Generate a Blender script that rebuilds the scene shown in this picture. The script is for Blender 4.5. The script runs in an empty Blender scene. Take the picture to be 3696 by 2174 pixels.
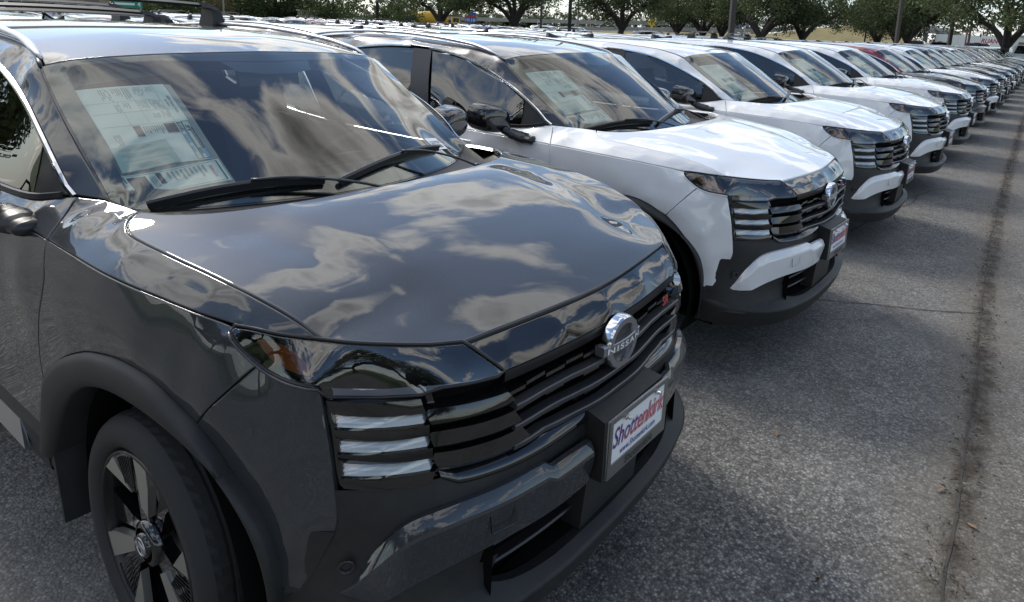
import bpy, bmesh, math, random
import numpy as np
from mathutils import Vector, Matrix, geometry

random.seed(7)
RNG = np.random.default_rng(7)
SC = bpy.context.scene
COL = SC.collection
PI = math.pi

EXPO, SUNE, SUNANG = 0.35, 2.0, 12.0
WS, SKYS, CLB, CLOUD_SEED, CL0, CL1 = .10, 1.6, 10.5, 5.1, .548, .60
# ------------------------------------------------------------------ camera
cam_d = bpy.data.cameras.new('camera'); cam = bpy.data.objects.new('camera', cam_d); COL.objects.link(cam)
CAM = Vector((1.75566, -1.51053, 1.71669))
_yaw, _pit, _rol = math.radians(124.36510), math.radians(-10.86430), math.radians(2.70613)
_f = Vector((math.cos(_yaw)*math.cos(_pit), math.sin(_yaw)*math.cos(_pit), math.sin(_pit)))
_r = Vector((math.sin(_yaw), -math.cos(_yaw), 0)); _u = _r.cross(_f)
_c, _s = math.cos(_rol), math.sin(_rol)
_r2 = _r*_c + _u*_s; _u2 = _u*_c - _r*_s
cam.matrix_world = Matrix(((_r2.x, _u2.x, -_f.x, CAM.x), (_r2.y, _u2.y, -_f.y, CAM.y), (_r2.z, _u2.z, -_f.z, CAM.z), (0, 0, 0, 1)))
cam_d.sensor_width = 36; cam_d.lens = 2440.62/3696*36
cam_d.shift_x = (1848-2096.68)/3696; cam_d.shift_y = (564.37-1087)/3696
cam_d.clip_start = .05; cam_d.clip_end = 4000
SC.camera = cam

# ------------------------------------------------------------------ light and exposure
SC.view_settings.view_transform = 'Standard'; SC.view_settings.look = 'None'
SC.view_settings.exposure = EXPO; SC.view_settings.gamma = 1.0; SC.view_settings.use_curve_mapping = False
SUN = Vector((-.72, .12, .68)).normalized()      # towards the sun
SUN_EL = math.asin(SUN.z)
sun_d = bpy.data.lights.new('sun', 'SUN'); sun_d.energy = SUNE; sun_d.angle = math.radians(SUNANG); sun_d.color = (1, .95, .87)
sun = bpy.data.objects.new('sun', sun_d); COL.objects.link(sun)
sun.rotation_euler = SUN.to_track_quat('Z', 'Y').to_euler()

class NT:
    """small node-tree writer"""
    def __init__(s, tree): s.t = tree; tree.nodes.clear()
    def n(s, typ, **kw):
        nd = s.t.nodes.new(typ)
        for k, v in kw.items():
            if k == 'inp':
                for a, b in v.items():
                    if isinstance(b, bpy.types.NodeSocket): s.t.links.new(b, nd.inputs[a])
                    else: nd.inputs[a].default_value = b
            else: setattr(nd, k, v)
        return nd
    def math(s, op, a, b=None, c=None, clamp=False):
        nd = s.t.nodes.new('ShaderNodeMath'); nd.operation = op; nd.use_clamp = clamp
        for i, v in enumerate((a, b, c)):
            if v is None: continue
            if isinstance(v, bpy.types.NodeSocket): s.t.links.new(v, nd.inputs[i])
            else: nd.inputs[i].default_value = v
        return nd.outputs[0]
    def mix(s, f, a, b, typ='RGBA', blend='MIX'):
        nd = s.t.nodes.new('ShaderNodeMix'); nd.data_type = typ; nd.blend_type = blend
        ia, ib = (6, 7) if typ == 'RGBA' else (2, 3)
        for i, v in ((0, f), (ia, a), (ib, b)):
            if isinstance(v, bpy.types.NodeSocket): s.t.links.new(v, nd.inputs[i])
            else: nd.inputs[i].default_value = (tuple(v)+(1,))[:4] if (typ == 'RGBA' and i) else v
        return nd.outputs[2 if typ == 'RGBA' else 0]
    def ramp(s, f, stops, interp='LINEAR'):
        nd = s.t.nodes.new('ShaderNodeValToRGB'); cr = nd.color_ramp; cr.interpolation = interp
        while len(cr.elements) < len(stops): cr.elements.new(.5)
        for e, (p, c) in zip(cr.elements, stops): e.position = p; e.color = (c, c, c, 1) if not hasattr(c, '__len__') else tuple(c)+(1,)
        s.t.links.new(f, nd.inputs[0]); return nd.outputs[0]
    def link(s, a, b): s.t.links.new(a, b)

world = bpy.data.worlds.new('World'); SC.world = world; world.use_nodes = True
def build_world():
    N = NT(world.node_tree)
    sky = N.n('ShaderNodeTexSky', sky_type='NISHITA', sun_disc=False, sun_elevation=SUN_EL,
              sun_rotation=math.atan2(SUN.x, SUN.y), air_density=1.0, dust_density=.35, ozone_density=1.5)
    tc = N.n('ShaderNodeTexCoord'); d = tc.outputs['Generated']
    sp = N.n('ShaderNodeSeparateXYZ', inp={0: d}); z = sp.outputs[2]
    # project the direction on a cloud deck
    zz = N.math('ADD', N.math('MAXIMUM', z, 0.0), .16)
    px = N.math('DIVIDE', sp.outputs[0], zz); py = N.math('DIVIDE', sp.outputs[1], zz)
    pv = N.n('ShaderNodeCombineXYZ', inp={0: px, 1: py, 2: CLOUD_SEED})
    n1 = N.n('ShaderNodeTexNoise', noise_dimensions='3D', inp={'Vector': pv.outputs[0], 'Scale': 1.9, 'Detail': 10.0, 'Roughness': .55, 'Distortion': .35})
    n2 = N.n('ShaderNodeTexNoise', noise_dimensions='3D', inp={'Vector': pv.outputs[0], 'Scale': .62, 'Detail': 3.0, 'Roughness': .5})
    bd = N.n('ShaderNodeVectorMath', operation='DOT_PRODUCT', inp={0: d, 1: (-.42, .20, .885)})
    bank = N.ramp(bd.outputs['Value'], [(0, 0), (.80, 0), (.95, 1), (1, 1)], 'EASE')
    dens = N.math('ADD', N.math('MULTIPLY', n1.outputs[0], .62), N.math('MULTIPLY', n2.outputs[0], .45))
    dens = N.math('MULTIPLY_ADD', bank, .055, dens)
    cover = N.ramp(dens, [(.0, 0), (CL0, 0), (CL1, 1), (1, 1)], 'EASE')
    thick = N.ramp(dens, [(0, 0), (CL1, 0), (CL1+.13, 1), (1, 1)])
    n3 = N.n('ShaderNodeTexNoise', noise_dimensions='3D', inp={'Vector': pv.outputs[0], 'Scale': 2.6, 'Detail': 6.0, 'Roughness': .6})
    # thin edges white, thick undersides grey, more brightness towards the sun
    dot = N.n('ShaderNodeVectorMath', operation='DOT_PRODUCT', inp={0: d, 1: tuple(SUN)})
    tow = N.math('POWER', N.math('MULTIPLY_ADD', dot.outputs['Value'], .5, .5, clamp=True), 3.0)
    lum = N.math('MULTIPLY_ADD', tow, CLB*.30, CLB*.55)
    grey = N.math('SUBTRACT', 1.0, N.math('MULTIPLY', N.math('MULTIPLY', thick, .85), N.math('MULTIPLY_ADD', n3.outputs[0], .9, .5)))
    lum = N.math('MULTIPLY', lum, N.math('MULTIPLY', grey, N.math('MULTIPLY_ADD', N.math('SUBTRACT', 1.0, thick), 1.1, .75)))
    cc = N.mix(thick, (1.0, .985, .95), (1.0, .975, .935))
    cl = N.n('ShaderNodeVectorMath', operation='SCALE', inp={0: cc, 'Scale': lum})
    # hazy pale horizon
    skc = N.n('ShaderNodeVectorMath', operation='SCALE', inp={0: sky.outputs[0], 'Scale': SKYS})
    hz = N.ramp(z, [(0, 1), (.035, .8), (.14, .12), (.30, 0), (1, 0)])
    base = N.mix(N.math('MULTIPLY', hz, .72), skc.outputs[0], (CLB*.52, CLB*.60, CLB*.68))
    out = N.mix(cover, base, cl.outputs[0])
    # below the horizon: dull ground tone (hidden by the ground itself)
    out = N.mix(N.math('GREATER_THAN', z, -.01), (.08, .08, .08), out)
    bg = N.n('ShaderNodeBackground', inp={'Color': out, 'Strength': WS})
    o = N.n('ShaderNodeOutputWorld', inp={0: bg.outputs[0]})
build_world()

# ------------------------------------------------------------------ materials
MATS = {}
def mat(name, base=(.5,.5,.5), rough=.5, metal=0., coat=0., spec=.5, emis=None, alpha=None, build=None):
    m = bpy.data.materials.new(name); m.use_nodes = True; N = NT(m.node_tree)
    b = N.n('ShaderNodeBsdfPrincipled'); o = N.n('ShaderNodeOutputMaterial', inp={0: b.outputs[0]})
    b.inputs['Base Color'].default_value = tuple(base)+(1,); b.inputs['Roughness'].default_value = rough
    b.inputs['Metallic'].default_value = metal; b.inputs['Coat Weight'].default_value = coat; b.inputs['Coat Roughness'].default_value = .01; b.inputs['Coat IOR'].default_value = 1.62
    b.inputs['Specular IOR Level'].default_value = spec
    if build: build(N, b, o)
    MATS[name] = m; return m

def flakes(col, amt):
    def f(N, b, o):
        tc = N.n('ShaderNodeTexCoord')
        v = N.n('ShaderNodeTexVoronoi', inp={'Vector': tc.outputs['Object'], 'Scale': 900.0})
        c = N.mix(N.math('MULTIPLY', v.outputs['Color'], amt), col, tuple(min(1, x*2.2+.02) for x in col))
        N.link(c, b.inputs['Base Color'])
        dn = N.n('ShaderNodeTexNoise', inp={'Vector': tc.outputs['Object'], 'Scale': 3.0, 'Detail': 6.0})
        N.link(N.math('MULTIPLY_ADD', dn.outputs[0], .006, .0), b.inputs['Coat Roughness'])
    return f
mat('paint_gunmetal', (.030,.032,.035), .5, .0, 1.0, spec=.1, build=flakes((.020,.022,.025), .5))
mat('paint_white', (.74,.75,.76), .35, 0, 1.0)
mat('paint_black', (.012,.012,.014), .3, .2, 1.0, build=flakes((.012,.012,.014), .3))
mat('paint_silver', (.42,.43,.44), .3, .8, 1.0, build=flakes((.42,.43,.44), .3))
mat('paint_red', (.17,.012,.018), .3, .35, 1.0, build=flakes((.17,.012,.018), .3))
mat('paint_charcoal', (.03,.032,.036), .3, .6, 1.0, build=flakes((.03,.032,.036), .4))
mat('paint_blue', (.02,.045,.12), .3, .5, 1.0, build=flakes((.02,.045,.12), .4))
mat('paint_bronze', (.10,.085,.07), .3, .7, 1.0, build=flakes((.10,.085,.07), .4))
mat('gloss_black', (.006,.006,.007), .06, 0, .6)
def grain(N, b, o):
    tc = N.n('ShaderNodeTexCoord')
    n = N.n('ShaderNodeTexNoise', inp={'Vector': tc.outputs['Object'], 'Scale': 900.0, 'Detail': 2.0})
    bp = N.n('ShaderNodeBump', inp={'Height': n.outputs[0], 'Strength': .25, 'Distance': .0006}); N.link(bp.outputs[0], b.inputs['Normal'])
    d = N.n('ShaderNodeTexNoise', inp={'Vector': tc.outputs['Object'], 'Scale': 5.0, 'Detail': 8.0, 'Roughness': .7})
    c = N.mix(N.ramp(d.outputs[0], [(.45, 0), (.75, 1)]), (.017,.017,.018), (.032,.031,.029)); N.link(c, b.inputs['Base Color'])
mat('matte_black', (.02,.02,.021), .52, 0, 0, .4, build=grain)
mat('dark_void', (.004,.004,.004), .9, 0, 0, .1)
mat('satin_black', (.022,.022,.024), .35)
mat('rubber', (.03,.03,.031), .7, 0, 0, .35)
mat('chrome', (.72,.73,.75), .12, 1.0)
mat('satin_silver', (.62,.63,.65), .30, 1.0)
mat('machined', (.55,.53,.49), .34, .9)
mat('steel_frame', (.25,.25,.24), .45, .8)
mat('white_print', (.78,.79,.80), .45)
mat('paper', (.72,.76,.74), .6)
mat('paper_green', (.42,.52,.49), .6)
mat('paper_grey', (.30,.31,.30), .6)
mat('ink', (.04,.04,.045), .7)
mat('ink_soft', (.30,.32,.32), .7)
mat('ink_blue', (.03,.03,.22), .5)
mat('ink_red', (.55,.03,.04), .5)
mat('ink_lightblue', (.22,.42,.68), .6)
mat('badge_red', (.35,.05,.05), .35)
mat('seat', (.03,.03,.032), .7)
mat('dash', (.018,.018,.02), .6)
mat('headliner', (.32,.34,.33), .9)
mat('amber', (.52,.13,.015), .15, 0, .8)
mat('lightguide', (.62,.66,.72), .3, .1, .6)
mat('drl', (.86,.88,.92), .28, .25, .6)
mat('frit', (.01,.01,.011), .08, 0, .5)
def glass(name, tint, f0=.105):
    m = bpy.data.materials.new(name); m.use_nodes = True; N = NT(m.node_tree)
    tr = N.n('ShaderNodeBsdfTransparent', inp={'Color': tuple(tint)+(1,)})
    gl = N.n('ShaderNodeBsdfGlossy', inp={'Color': (1,1,1,1), 'Roughness': .0})
    ge = N.n('ShaderNodeNewGeometry')
    dt = N.n('ShaderNodeVectorMath', operation='DOT_PRODUCT', inp={0: ge.outputs['Incoming'], 1: ge.outputs['Normal']})
    w = N.math('POWER', N.math('SUBTRACT', 1.0, N.math('ABSOLUTE', dt.outputs['Value']), clamp=True), 5.0)
    fac = N.math('MULTIPLY_ADD', w, .91, f0)
    mx = N.n('ShaderNodeMixShader', inp={0: fac, 1: tr.outputs[0], 2: gl.outputs[0]})
    N.n('ShaderNodeOutputMaterial', inp={0: mx.outputs[0]}); MATS[name] = m
glass('windshield_glass', (.62,.70,.67)); glass('tinted_glass', (.16,.17,.17)); glass('lens_smoke', (.42,.44,.48)); glass('clear_film', (.86,.89,.88))

# ------------------------------------------------------------------ mesh helpers
class TPS:
    def __init__(s, uv, n, lam=1e-6):
        uv = np.asarray(uv, float); n = np.asarray(n, float); N = len(uv); s.uv = uv
        A = np.zeros((N+3, N+3)); A[:N, :N] = s.K(uv)+lam*np.eye(N); A[:N, N] = 1; A[:N, N+1:] = uv; A[N:, :N] = A[:N, N:].T
        s.w = np.linalg.lstsq(A, np.r_[n, 0, 0, 0], rcond=None)[0]
    def K(s, q):
        d = ((q[:, None]-s.uv[None])**2).sum(-1); return np.where(d > 0, .5*d*np.log(np.maximum(d, 1e-18)), 0)
    def __call__(s, q):
        q = np.atleast_2d(np.asarray(q, float)); return s.K(q)@s.w[:-3]+s.w[-3]+q@s.w[-2:]
    def grad(s, q, e=1e-4):
        q = np.atleast_2d(np.asarray(q, float))
        return np.stack([(s(q+[e, 0])-s(q-[e, 0]))/(2*e), (s(q+[0, e])-s(q-[0, e]))/(2*e)], 1)

def crom(P, n=6):
    """Catmull-Rom through the points"""
    P = np.asarray(P, float)
    if len(P) < 3: return np.array([P[0]+(P[1]-P[0])*t for t in np.linspace(0, 1, n+1)])
    E = np.r_[[2*P[0]-P[1]], P, [2*P[-1]-P[-2]]]; out = []
    for i in range(1, len(E)-2):
        a, b, c, d = E[i-1:i+3]
        for t in np.linspace(0, 1, n, endpoint=False):
            out.append(.5*((2*b)+(c-a)*t+(2*a-5*b+4*c-d)*t*t+(-a+3*b-3*c+d)*t**3))
    out.append(P[-1]); return np.array(out)
def resamp(P, h=None, n=None):
    P = np.asarray(P, float); s = np.r_[0, np.cumsum(np.linalg.norm(np.diff(P, axis=0), axis=1))]
    if n is None: n = max(2, int(round(s[-1]/h))+1)
    t = np.linspace(0, s[-1], n); return np.stack([np.interp(t, s, P[:, k]) for k in range(P.shape[1])], 1)

WX, WZ = (.92146, .0169, .06745), (-.03659, .95034, .07353)
WSC = (1.02879, -.01154, -.00385)
class MB:
    """collects geometry (x, s, z): s grows to the car's right; Y = -s"""
    def __init__(s): s.v = []; s.f = []; s.n = []; s.m = []; s.sm = []
    def add(s, V, F, Nn=None, mi=0, smooth=True):
        o = len(s.v); V = np.asarray(V, float)
        s.v += [tuple(p) for p in V]
        s.n += [tuple(p) for p in Nn] if Nn is not None else [None]*len(V)
        s.f += [tuple(i+o for i in f) for f in F]; s.m += [mi]*len(F); s.sm += [smooth]*len(F)
        return s
    def mesh(s, name, mats, side=1, conv=True, warp=True):
        """side 1: right-hand part as given; -1 mirrored to the left"""
        me = bpy.data.meshes.new(name)
        if conv and warp:      # measured frame of the drawing -> level ground
            A = np.array(s.v); x, q, z = A.T
            s.v = list(zip(WX[0]*x+WX[1]*z+WX[2]-.30*np.maximum(0, -1.5-x), q*(WSC[0]+WSC[1]*x+WSC[2]*z), WZ[0]*x+WZ[1]*z+WZ[2]))
            for i, n in enumerate(s.n):
                if n is None: continue
                J = np.array([[WX[0]+(.30 if x[i] < -1.5 else 0), 0, WX[1]], [q[i]*WSC[1], WSC[0]+WSC[1]*x[i]+WSC[2]*z[i], q[i]*WSC[2]], [WZ[0], 0, WZ[1]]])
                m = np.linalg.solve(J.T, np.array(n)); s.n[i] = tuple(m/np.linalg.norm(m))
        V0 = s.v
        if conv: V = [(x, -q*side, z) for x, q, z in s.v]; flip = (side == 1)
        else: V = s.v; flip = False
        F = [tuple(reversed(f)) if flip else f for f in s.f]
        me.from_pydata(V, [], F)
        for m in mats: me.materials.append(MATS[m])
        me.polygons.foreach_set('material_index', s.m); me.polygons.foreach_set('use_smooth', s.sm)
        if any(n is not None for n in s.n):
            me.update()
            vn = [v.normal.copy() for v in me.vertices]
            NN = []
            for i, n in enumerate(s.n):
                if n is None: NN.append(tuple(vn[i]))
                else: NN.append((n[0], -n[1]*side, n[2]) if conv else tuple(n))
            me.normals_split_custom_set_from_vertices(NN)
        me.validate(clean_customdata=False); me.update(); return me
    # primitives ------------------------------------------------------
    def box(s, lo, hi, mi=0):
        (a, b, c), (d, e, f) = lo, hi
        V = [(a,b,c),(d,b,c),(d,e,c),(a,e,c),(a,b,f),(d,b,f),(d,e,f),(a,e,f)]
        F = [(0,3,2,1),(4,5,6,7),(0,1,5,4),(1,2,6,5),(2,3,7,6),(3,0,4,7)]
        return s.add(V, F, mi=mi, smooth=False)
    def hexa(s, Vs, mi=0):
        F = [(0,3,2,1),(4,5,6,7),(0,1,5,4),(1,2,6,5),(2,3,7,6),(3,0,4,7)]
        return s.add(Vs, F, mi=mi, smooth=False)
    def tube(s, path, r, k=8, mi=0, up=(0,0,1), caps=True, smooth=True):
        """r: radius, or (a, b) half sizes, or list of them along the path"""
        P = np.asarray(path, float); n = len(P); up = np.asarray(up, float)
        T = np.gradient(P, axis=0); T /= np.linalg.norm(T, axis=1)[:, None]+1e-12
        V = []
        for i in range(n):
            ri = r[i] if isinstance(r, list) else r
            a, b = ri if hasattr(ri, '__len__') else (ri, ri)
            e = np.cross(T[i], up); l = np.linalg.norm(e); e = e/l if l > 1e-6 else np.array([1, 0, 0]); w = np.cross(e, T[i])
            for j in range(k):
                t = 2*PI*j/k; V.append(P[i]+e*math.cos(t)*a+w*math.sin(t)*b)
        F = [(i*k+j, i*k+(j+1) % k, (i+1)*k+(j+1) % k, (i+1)*k+j) for i in range(n-1) for j in range(k)]
        if caps: F += [tuple(reversed(range(k))), tuple(range((n-1)*k, n*k))]
        return s.add(V, F, mi=mi, smooth=smooth)
    def sweep(s, path, prof, mi=0, up=(0,0,1), closed_prof=True, smooth=False):
        """prof: list of (a, b): a along side vector, b along up vector"""
        P = np.asarray(path, float); n = len(P); k = len(prof); up = np.asarray(up, float)
        T = np.gradient(P, axis=0); T /= np.linalg.norm(T, axis=1)[:, None]+1e-12
        V = []
        for i in range(n):
            e = np.cross(T[i], up); e /= np.linalg.norm(e)+1e-12; w = np.cross(e, T[i])
            for a, b in prof: V.append(P[i]+e*a+w*b)
        kk = k if closed_prof else k-1
        F = [(i*k+j, i*k+(j+1) % k, (i+1)*k+(j+1) % k, (i+1)*k+j) for i in range(n-1) for j in range(kk)]
        if closed_prof: F += [tuple(reversed(range(k))), tuple(range((n-1)*k, n*k))]
        return s.add(V, F, mi=mi, smooth=smooth)
    def grid(s, rows, mi=0, smooth=True):
        """rows: list of equally long point lists"""
        m = len(rows[0]); V = [p for r in rows for p in r]
        F = [(i*m+j, i*m+j+1, (i+1)*m+j+1, (i+1)*m+j) for i in range(len(rows)-1) for j in range(m-1)]
        return s.add(V, F, mi=mi, smooth=smooth)
    def lathe(s, prof, k=48, axis='y', c=(0,0,0), mi=0, smooth=True, a0=0):
        """prof: (radius, depth); revolves about the s axis through c"""
        V = []
        for i in range(k):
            t = 2*PI*i/k+a0
            for r, d in prof: V.append((c[0]+r*math.cos(t), c[1]+d, c[2]+r*math.sin(t)))
        m = len(prof)
        F = [(i*m+j, i*m+j+1, ((i+1) % k)*m+j+1, ((i+1) % k)*m+j) for i in range(k) for j in range(m-1)]
        return s.add(V, F, mi=mi, smooth=smooth)
    def patch(s, curves, interior=(), h=.03, gap=.0015, flange=.012, normal=None, off=0., mi=0, mif=None, lam=1e-7, hole=None, tps=None, edge=.004):
        """smooth panel through closed boundary curves and interior points; rolled edge behind it"""
        B = []
        for c in curves:
            q = resamp(crom(c), h*.6) if len(c) > 2 else resamp(c, h*.6)
            B += list(q[:-1])
        B = np.array(B); I = np.array(interior, float).reshape(-1, 3)
        if normal is None:
            nv = np.zeros(3)
            for a, b in zip(B, np.roll(B, -1, 0)): nv += np.cross(a, b)
            normal = nv
        nv = np.asarray(normal, float); nv /= np.linalg.norm(nv)
        u = np.cross([0, 0, 1], nv) if abs(nv[2]) < .9 else np.cross([0, 1, 0], nv); u /= np.linalg.norm(u); v = np.cross(nv, u)
        M = np.stack([u, v, nv]); L = B@M.T
        if tps is None:
            step = max(1, len(L)//110); C = np.r_[L[::step], I@M.T] if len(I) else L[::step]
            keep = [0]
            for i in range(1, len(C)):
                if np.min(np.linalg.norm(C[keep][:, :2]-C[i, :2], axis=1)) > .003: keep.append(i)
            C = C[keep]; T = TPS(C[:, :2], C[:, 2], lam)
            hf = lambda q: T(q)
        else: T, hf = tps, lambda q: tps(q)
        Q = L[:, :2]; area = np.sum(Q[:, 0]*np.roll(Q[:, 1], -1)-np.roll(Q[:, 0], -1)*Q[:, 1])
        if area < 0: Q = Q[::-1]
        # inset
        t = np.roll(Q, -1, 0)-np.roll(Q, 1, 0); t /= np.linalg.norm(t, axis=1)[:, None]+1e-12
        inn = np.stack([-t[:, 1], t[:, 0]], 1); Q = Q+inn*gap
        Qi = Q+inn*edge
        nb = len(Q)
        # interior lattice
        lo, hi = Q.min(0), Q.max(0); gx = np.arange(lo[0]+h*.5, hi[0], h); gy = np.arange(lo[1]+h*.5, hi[1], h)
        G = np.stack(np.meshgrid(gx, gy), -1).reshape(-1, 2)
        ins = np.zeros(len(G), bool); a, b = Qi, np.roll(Qi, -1, 0)
        for (x1, y1), (x2, y2) in zip(a, b):
            c = ((y1 > G[:, 1]) != (y2 > G[:, 1])); xi = (x2-x1)*(G[:, 1]-y1)/(y2-y1+1e-15)+x1; ins ^= c & (G[:, 0] < xi)
        G = G[ins]
        if len(G):
            dist = np.full(len(G), 9.)
            for p, q in zip(a, b):
                d = q-p; tt = np.clip(((G-p)@d)/(d@d+1e-15), 0, 1); dist = np.minimum(dist, np.linalg.norm(G-p-tt[:, None]*d, axis=1))
            G = G[dist > h*.35]
        allp = np.r_[Qi, G] if len(G) else Qi
        r = geometry.delaunay_2d_cdt([Vector(p) for p in allp], [(i, (i+1) % nb) for i in range(nb)], [], 1, 1e-6)
        P2 = np.array([tuple(p) for p in r[0]]); tris = r[2]
        z = hf(P2); g = T.grad(P2)
        def lift(P2, z): return P2[:, :1]*u+P2[:, 1:2]*v+z[:, None]*nv
        def nrm(g):
            n = -g[:, :1]*u-g[:, 1:2]*v+nv; return n/np.linalg.norm(n, axis=1)[:, None]
        Nn = nrm(g); V = lift(P2, z)+Nn*off
        F = []
        for f in tris:
            p = P2[list(f)]; ar = np.sum(p[:, 0]*np.roll(p[:, 1], -1)-np.roll(p[:, 0], -1)*p[:, 1]); F.append(tuple(f) if ar > 0 else tuple(reversed(f)))
        s.add(V, F, Nn, mi)
        if flange:
            e0 = lift(Qi, hf(Qi)); n0 = nrm(T.grad(Qi)); e0 = e0+n0*off
            o2 = -(inn[:, :1]*u+inn[:, 1:2]*v)
            e1 = e0+o2*edge*.75-n0*edge*.25; e2 = e0+o2*edge-n0*edge; e3 = e2-n0*flange
            na = n0; nb1 = n0*.75+o2*.65; nb2 = n0*.1+o2; 
            nz = lambda q: q/np.linalg.norm(q, axis=1)[:, None]
            V = np.r_[e0, e1, e2, e3]; NN = np.r_[na, nz(nb1), nz(nb2), nz(o2)]
            F = []
            for k in range(3):
                for i in range(nb):
                    j = (i+1) % nb; F.append((k*nb+j, k*nb+i, (k+1)*nb+i, (k+1)*nb+j))
            s.add(V, F, NN, mi if mif is None else mif)
        return T, M

def empty(name, loc=(0,0,0), rz=0, parent=None):
    o = bpy.data.objects.new(name, None); COL.objects.link(o); o.location = loc; o.rotation_euler = (0, 0, rz); o.empty_display_size = .2
    if parent: o.parent = parent
    return o
def tag(o, label=None, cat=None, group=None, kind=None):
    if label: o['label'] = label
    if cat: o['category'] = cat
    if group: o['group'] = group
    if kind: o['kind'] = kind
    return o
def obj(name, me, parent=None, loc=None):
    o = bpy.data.objects.new(name, me); COL.objects.link(o)
    if parent: o.parent = parent
    if loc is not None: o.location = loc
    return o
def text_mesh(txt, size=1., extrude=0., shear=0., bold=0., spacing=1., align='LEFT'):
    c = bpy.data.curves.new('txt', 'FONT'); c.body = txt; c.size = size; c.extrude = extrude; c.shear = shear; c.offset = bold
    c.space_character = spacing; c.align_x = align; c.resolution_u = 3
    o = bpy.data.objects.new('txt', c); COL.objects.link(o)
    dg = bpy.context.evaluated_depsgraph_get(); me = bpy.data.meshes.new_from_object(o.evaluated_get(dg))
    V = np.array([tuple(v.co) for v in me.vertices]).reshape(-1, 3); F = [tuple(p.vertices) for p in me.polygons]
    bpy.data.objects.remove(o); bpy.data.curves.remove(c); bpy.data.meshes.remove(me)
    return V, F

mat('dark_badge', (.055,.053,.05), .4, .3); mat('lamp_inside', (.008,.009,.012), .35); mat('badge_ring', (.36,.37,.40), .35, .9)
mat('grille_edge', (.10,.10,.105), .28, .6)
mat('machined_rim', (.02,.02,.02), .25, .3)
def _blend(N, b, o):
    tc = N.n('ShaderNodeTexCoord'); sp = N.n('ShaderNodeSeparateXYZ', inp={0: tc.outputs['Object']})
    t = N.math('ADD', N.math('MULTIPLY', sp.outputs[2], 14.0), N.math('MULTIPLY', sp.outputs[1], -5.0))
    r = N.ramp(N.math('SUBTRACT', t, 8.55), [(0, (.55,.03,.05)), (.35, (.50,.03,.08)), (.62, (.03,.03,.26)), (1, (.02,.02,.22))]); N.link(r, b.inputs['Base Color'])
mat('plate_blend', (.1,.05,.2), .45, build=_blend)

WPAPER = {
  'back': (0, ((-1.0222, 0.6286, 1.3965), (-0.912, 0.3793, 1.428), (-0.4188, 0.3952, 1.1428), (-0.5626, 0.6453, 1.1186))),
  'sheet': (0, ((-1.0217, 0.6191, 1.4003), (-0.9182, 0.399, 1.426), (-0.5604, 0.407, 1.217), (-0.6686, 0.6252, 1.1967))),
  'card': (0, ((-0.7466, 0.625, 1.2435), (-0.6987, 0.4875, 1.2667), (-0.6033, 0.4846, 1.2084), (-0.6468, 0.6309, 1.1815))),
  'addendum': (0, ((-0.642, 0.646, 1.1756), (-0.5506, 0.3967, 1.2154), (-0.4551, 0.4, 1.1611), (-0.5641, 0.6348, 1.1216))),
  'stock': (0, ((-0.5207, -0.432, 1.1835), (-0.5722, -0.5373, 1.1659), (-0.5136, -0.5628, 1.1216), (-0.4539, -0.4476, 1.1422))),
}

# ------------------------------------------------------------------ the crossover: measured lines, (x forward, s to its right, z up), metres
SEAM = [(-.352,.698,1.134),(-.335,.722,1.132),(-.312,.742,1.127),(-.285,.757,1.119),(-.255,.766,1.113),(-.215,.770,1.110),(-.15,.770,1.109),(-.07,.766,1.107),(.02,.760,1.104),(.10,.753,1.101),(.18,.745,1.096),(.257,.736,1.089),(.313,.727,1.081),(.382,.714,1.067),(.428,.706,1.056),(.46,.700,1.046),(.484,.695,1.035),(.499,.690,1.025)]
HLTOP = [(.306,.774,1.027),(.33,.768,1.029),(.352,.761,1.030),(.388,.75,1.030),(.421,.735,1.028),(.464,.713,1.027),(.499,.690,1.025),(.531,.672,1.024),(.564,.650,1.022),(.605,.615,1.019),(.65,.573,1.016),(.688,.532,1.013),(.712,.497,1.0115),(.729,.472,1.010)]
HOODF = [(.729,.472,1.010),(.74,.4,1.010),(.755,.3,1.010),(.768,.2,1.010),(.778,.1,1.010),(.783,0,1.010)]
COWL = [(-.10,0,1.148),(-.106,.1,1.148),(-.118,.25,1.146),(-.142,.4,1.143),(-.19,.55,1.139),(-.245,.63,1.136),(-.30,.675,1.135),(-.352,.698,1.134)]
HLBOT = [(.306,.774,1.027),(.304,.784,1.018),(.317,.787,1.005),(.337,.783,.989),(.359,.776,.973),(.387,.769,.957),(.414,.763,.947),(.458,.756,.941),(.497,.748,.940),(.53,.736,.9395),(.543,.721,.936)]
BCE = [(.543,.719,.935),(.546,.716,.915),(.558,.718,.873),(.570,.720,.838),(.584,.721,.785),(.593,.721,.737),(.600,.720,.700),(.605,.720,.665),(.608,.720,.635),(.603,.720,.608),(.592,.722,.582),(.568,.733,.527),(.554,.747,.489),(.534,.765,.440)]
FSFA = [(.389,.768,.956),(.352,.800,.910),(.316,.826,.864),(.298,.835,.842),(.273,.840,.811),(.250,.838,.786)]
ARCHF = [(.250,.838,.786),(.28,.831,.763),(.313,.824,.736),(.341,.819,.709),(.372,.813,.677),(.401,.806,.636),(.424,.799,.591),(.445,.793,.542),(.461,.788,.490),(.474,.785,.440),(.478,.784,.428)]
ARCHT = [(-.625,.868,.560),(-.60,.868,.60),(-.561,.867,.639),(-.493,.867,.687),(-.412,.867,.733),(-.307,.866,.780),(-.23,.866,.806),(-.122,.864,.832),(-.04,.862,.843),(.038,.858,.845),(.099,.855,.838),(.15,.850,.824),(.19,.845,.808),(.250,.838,.786)]
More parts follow.
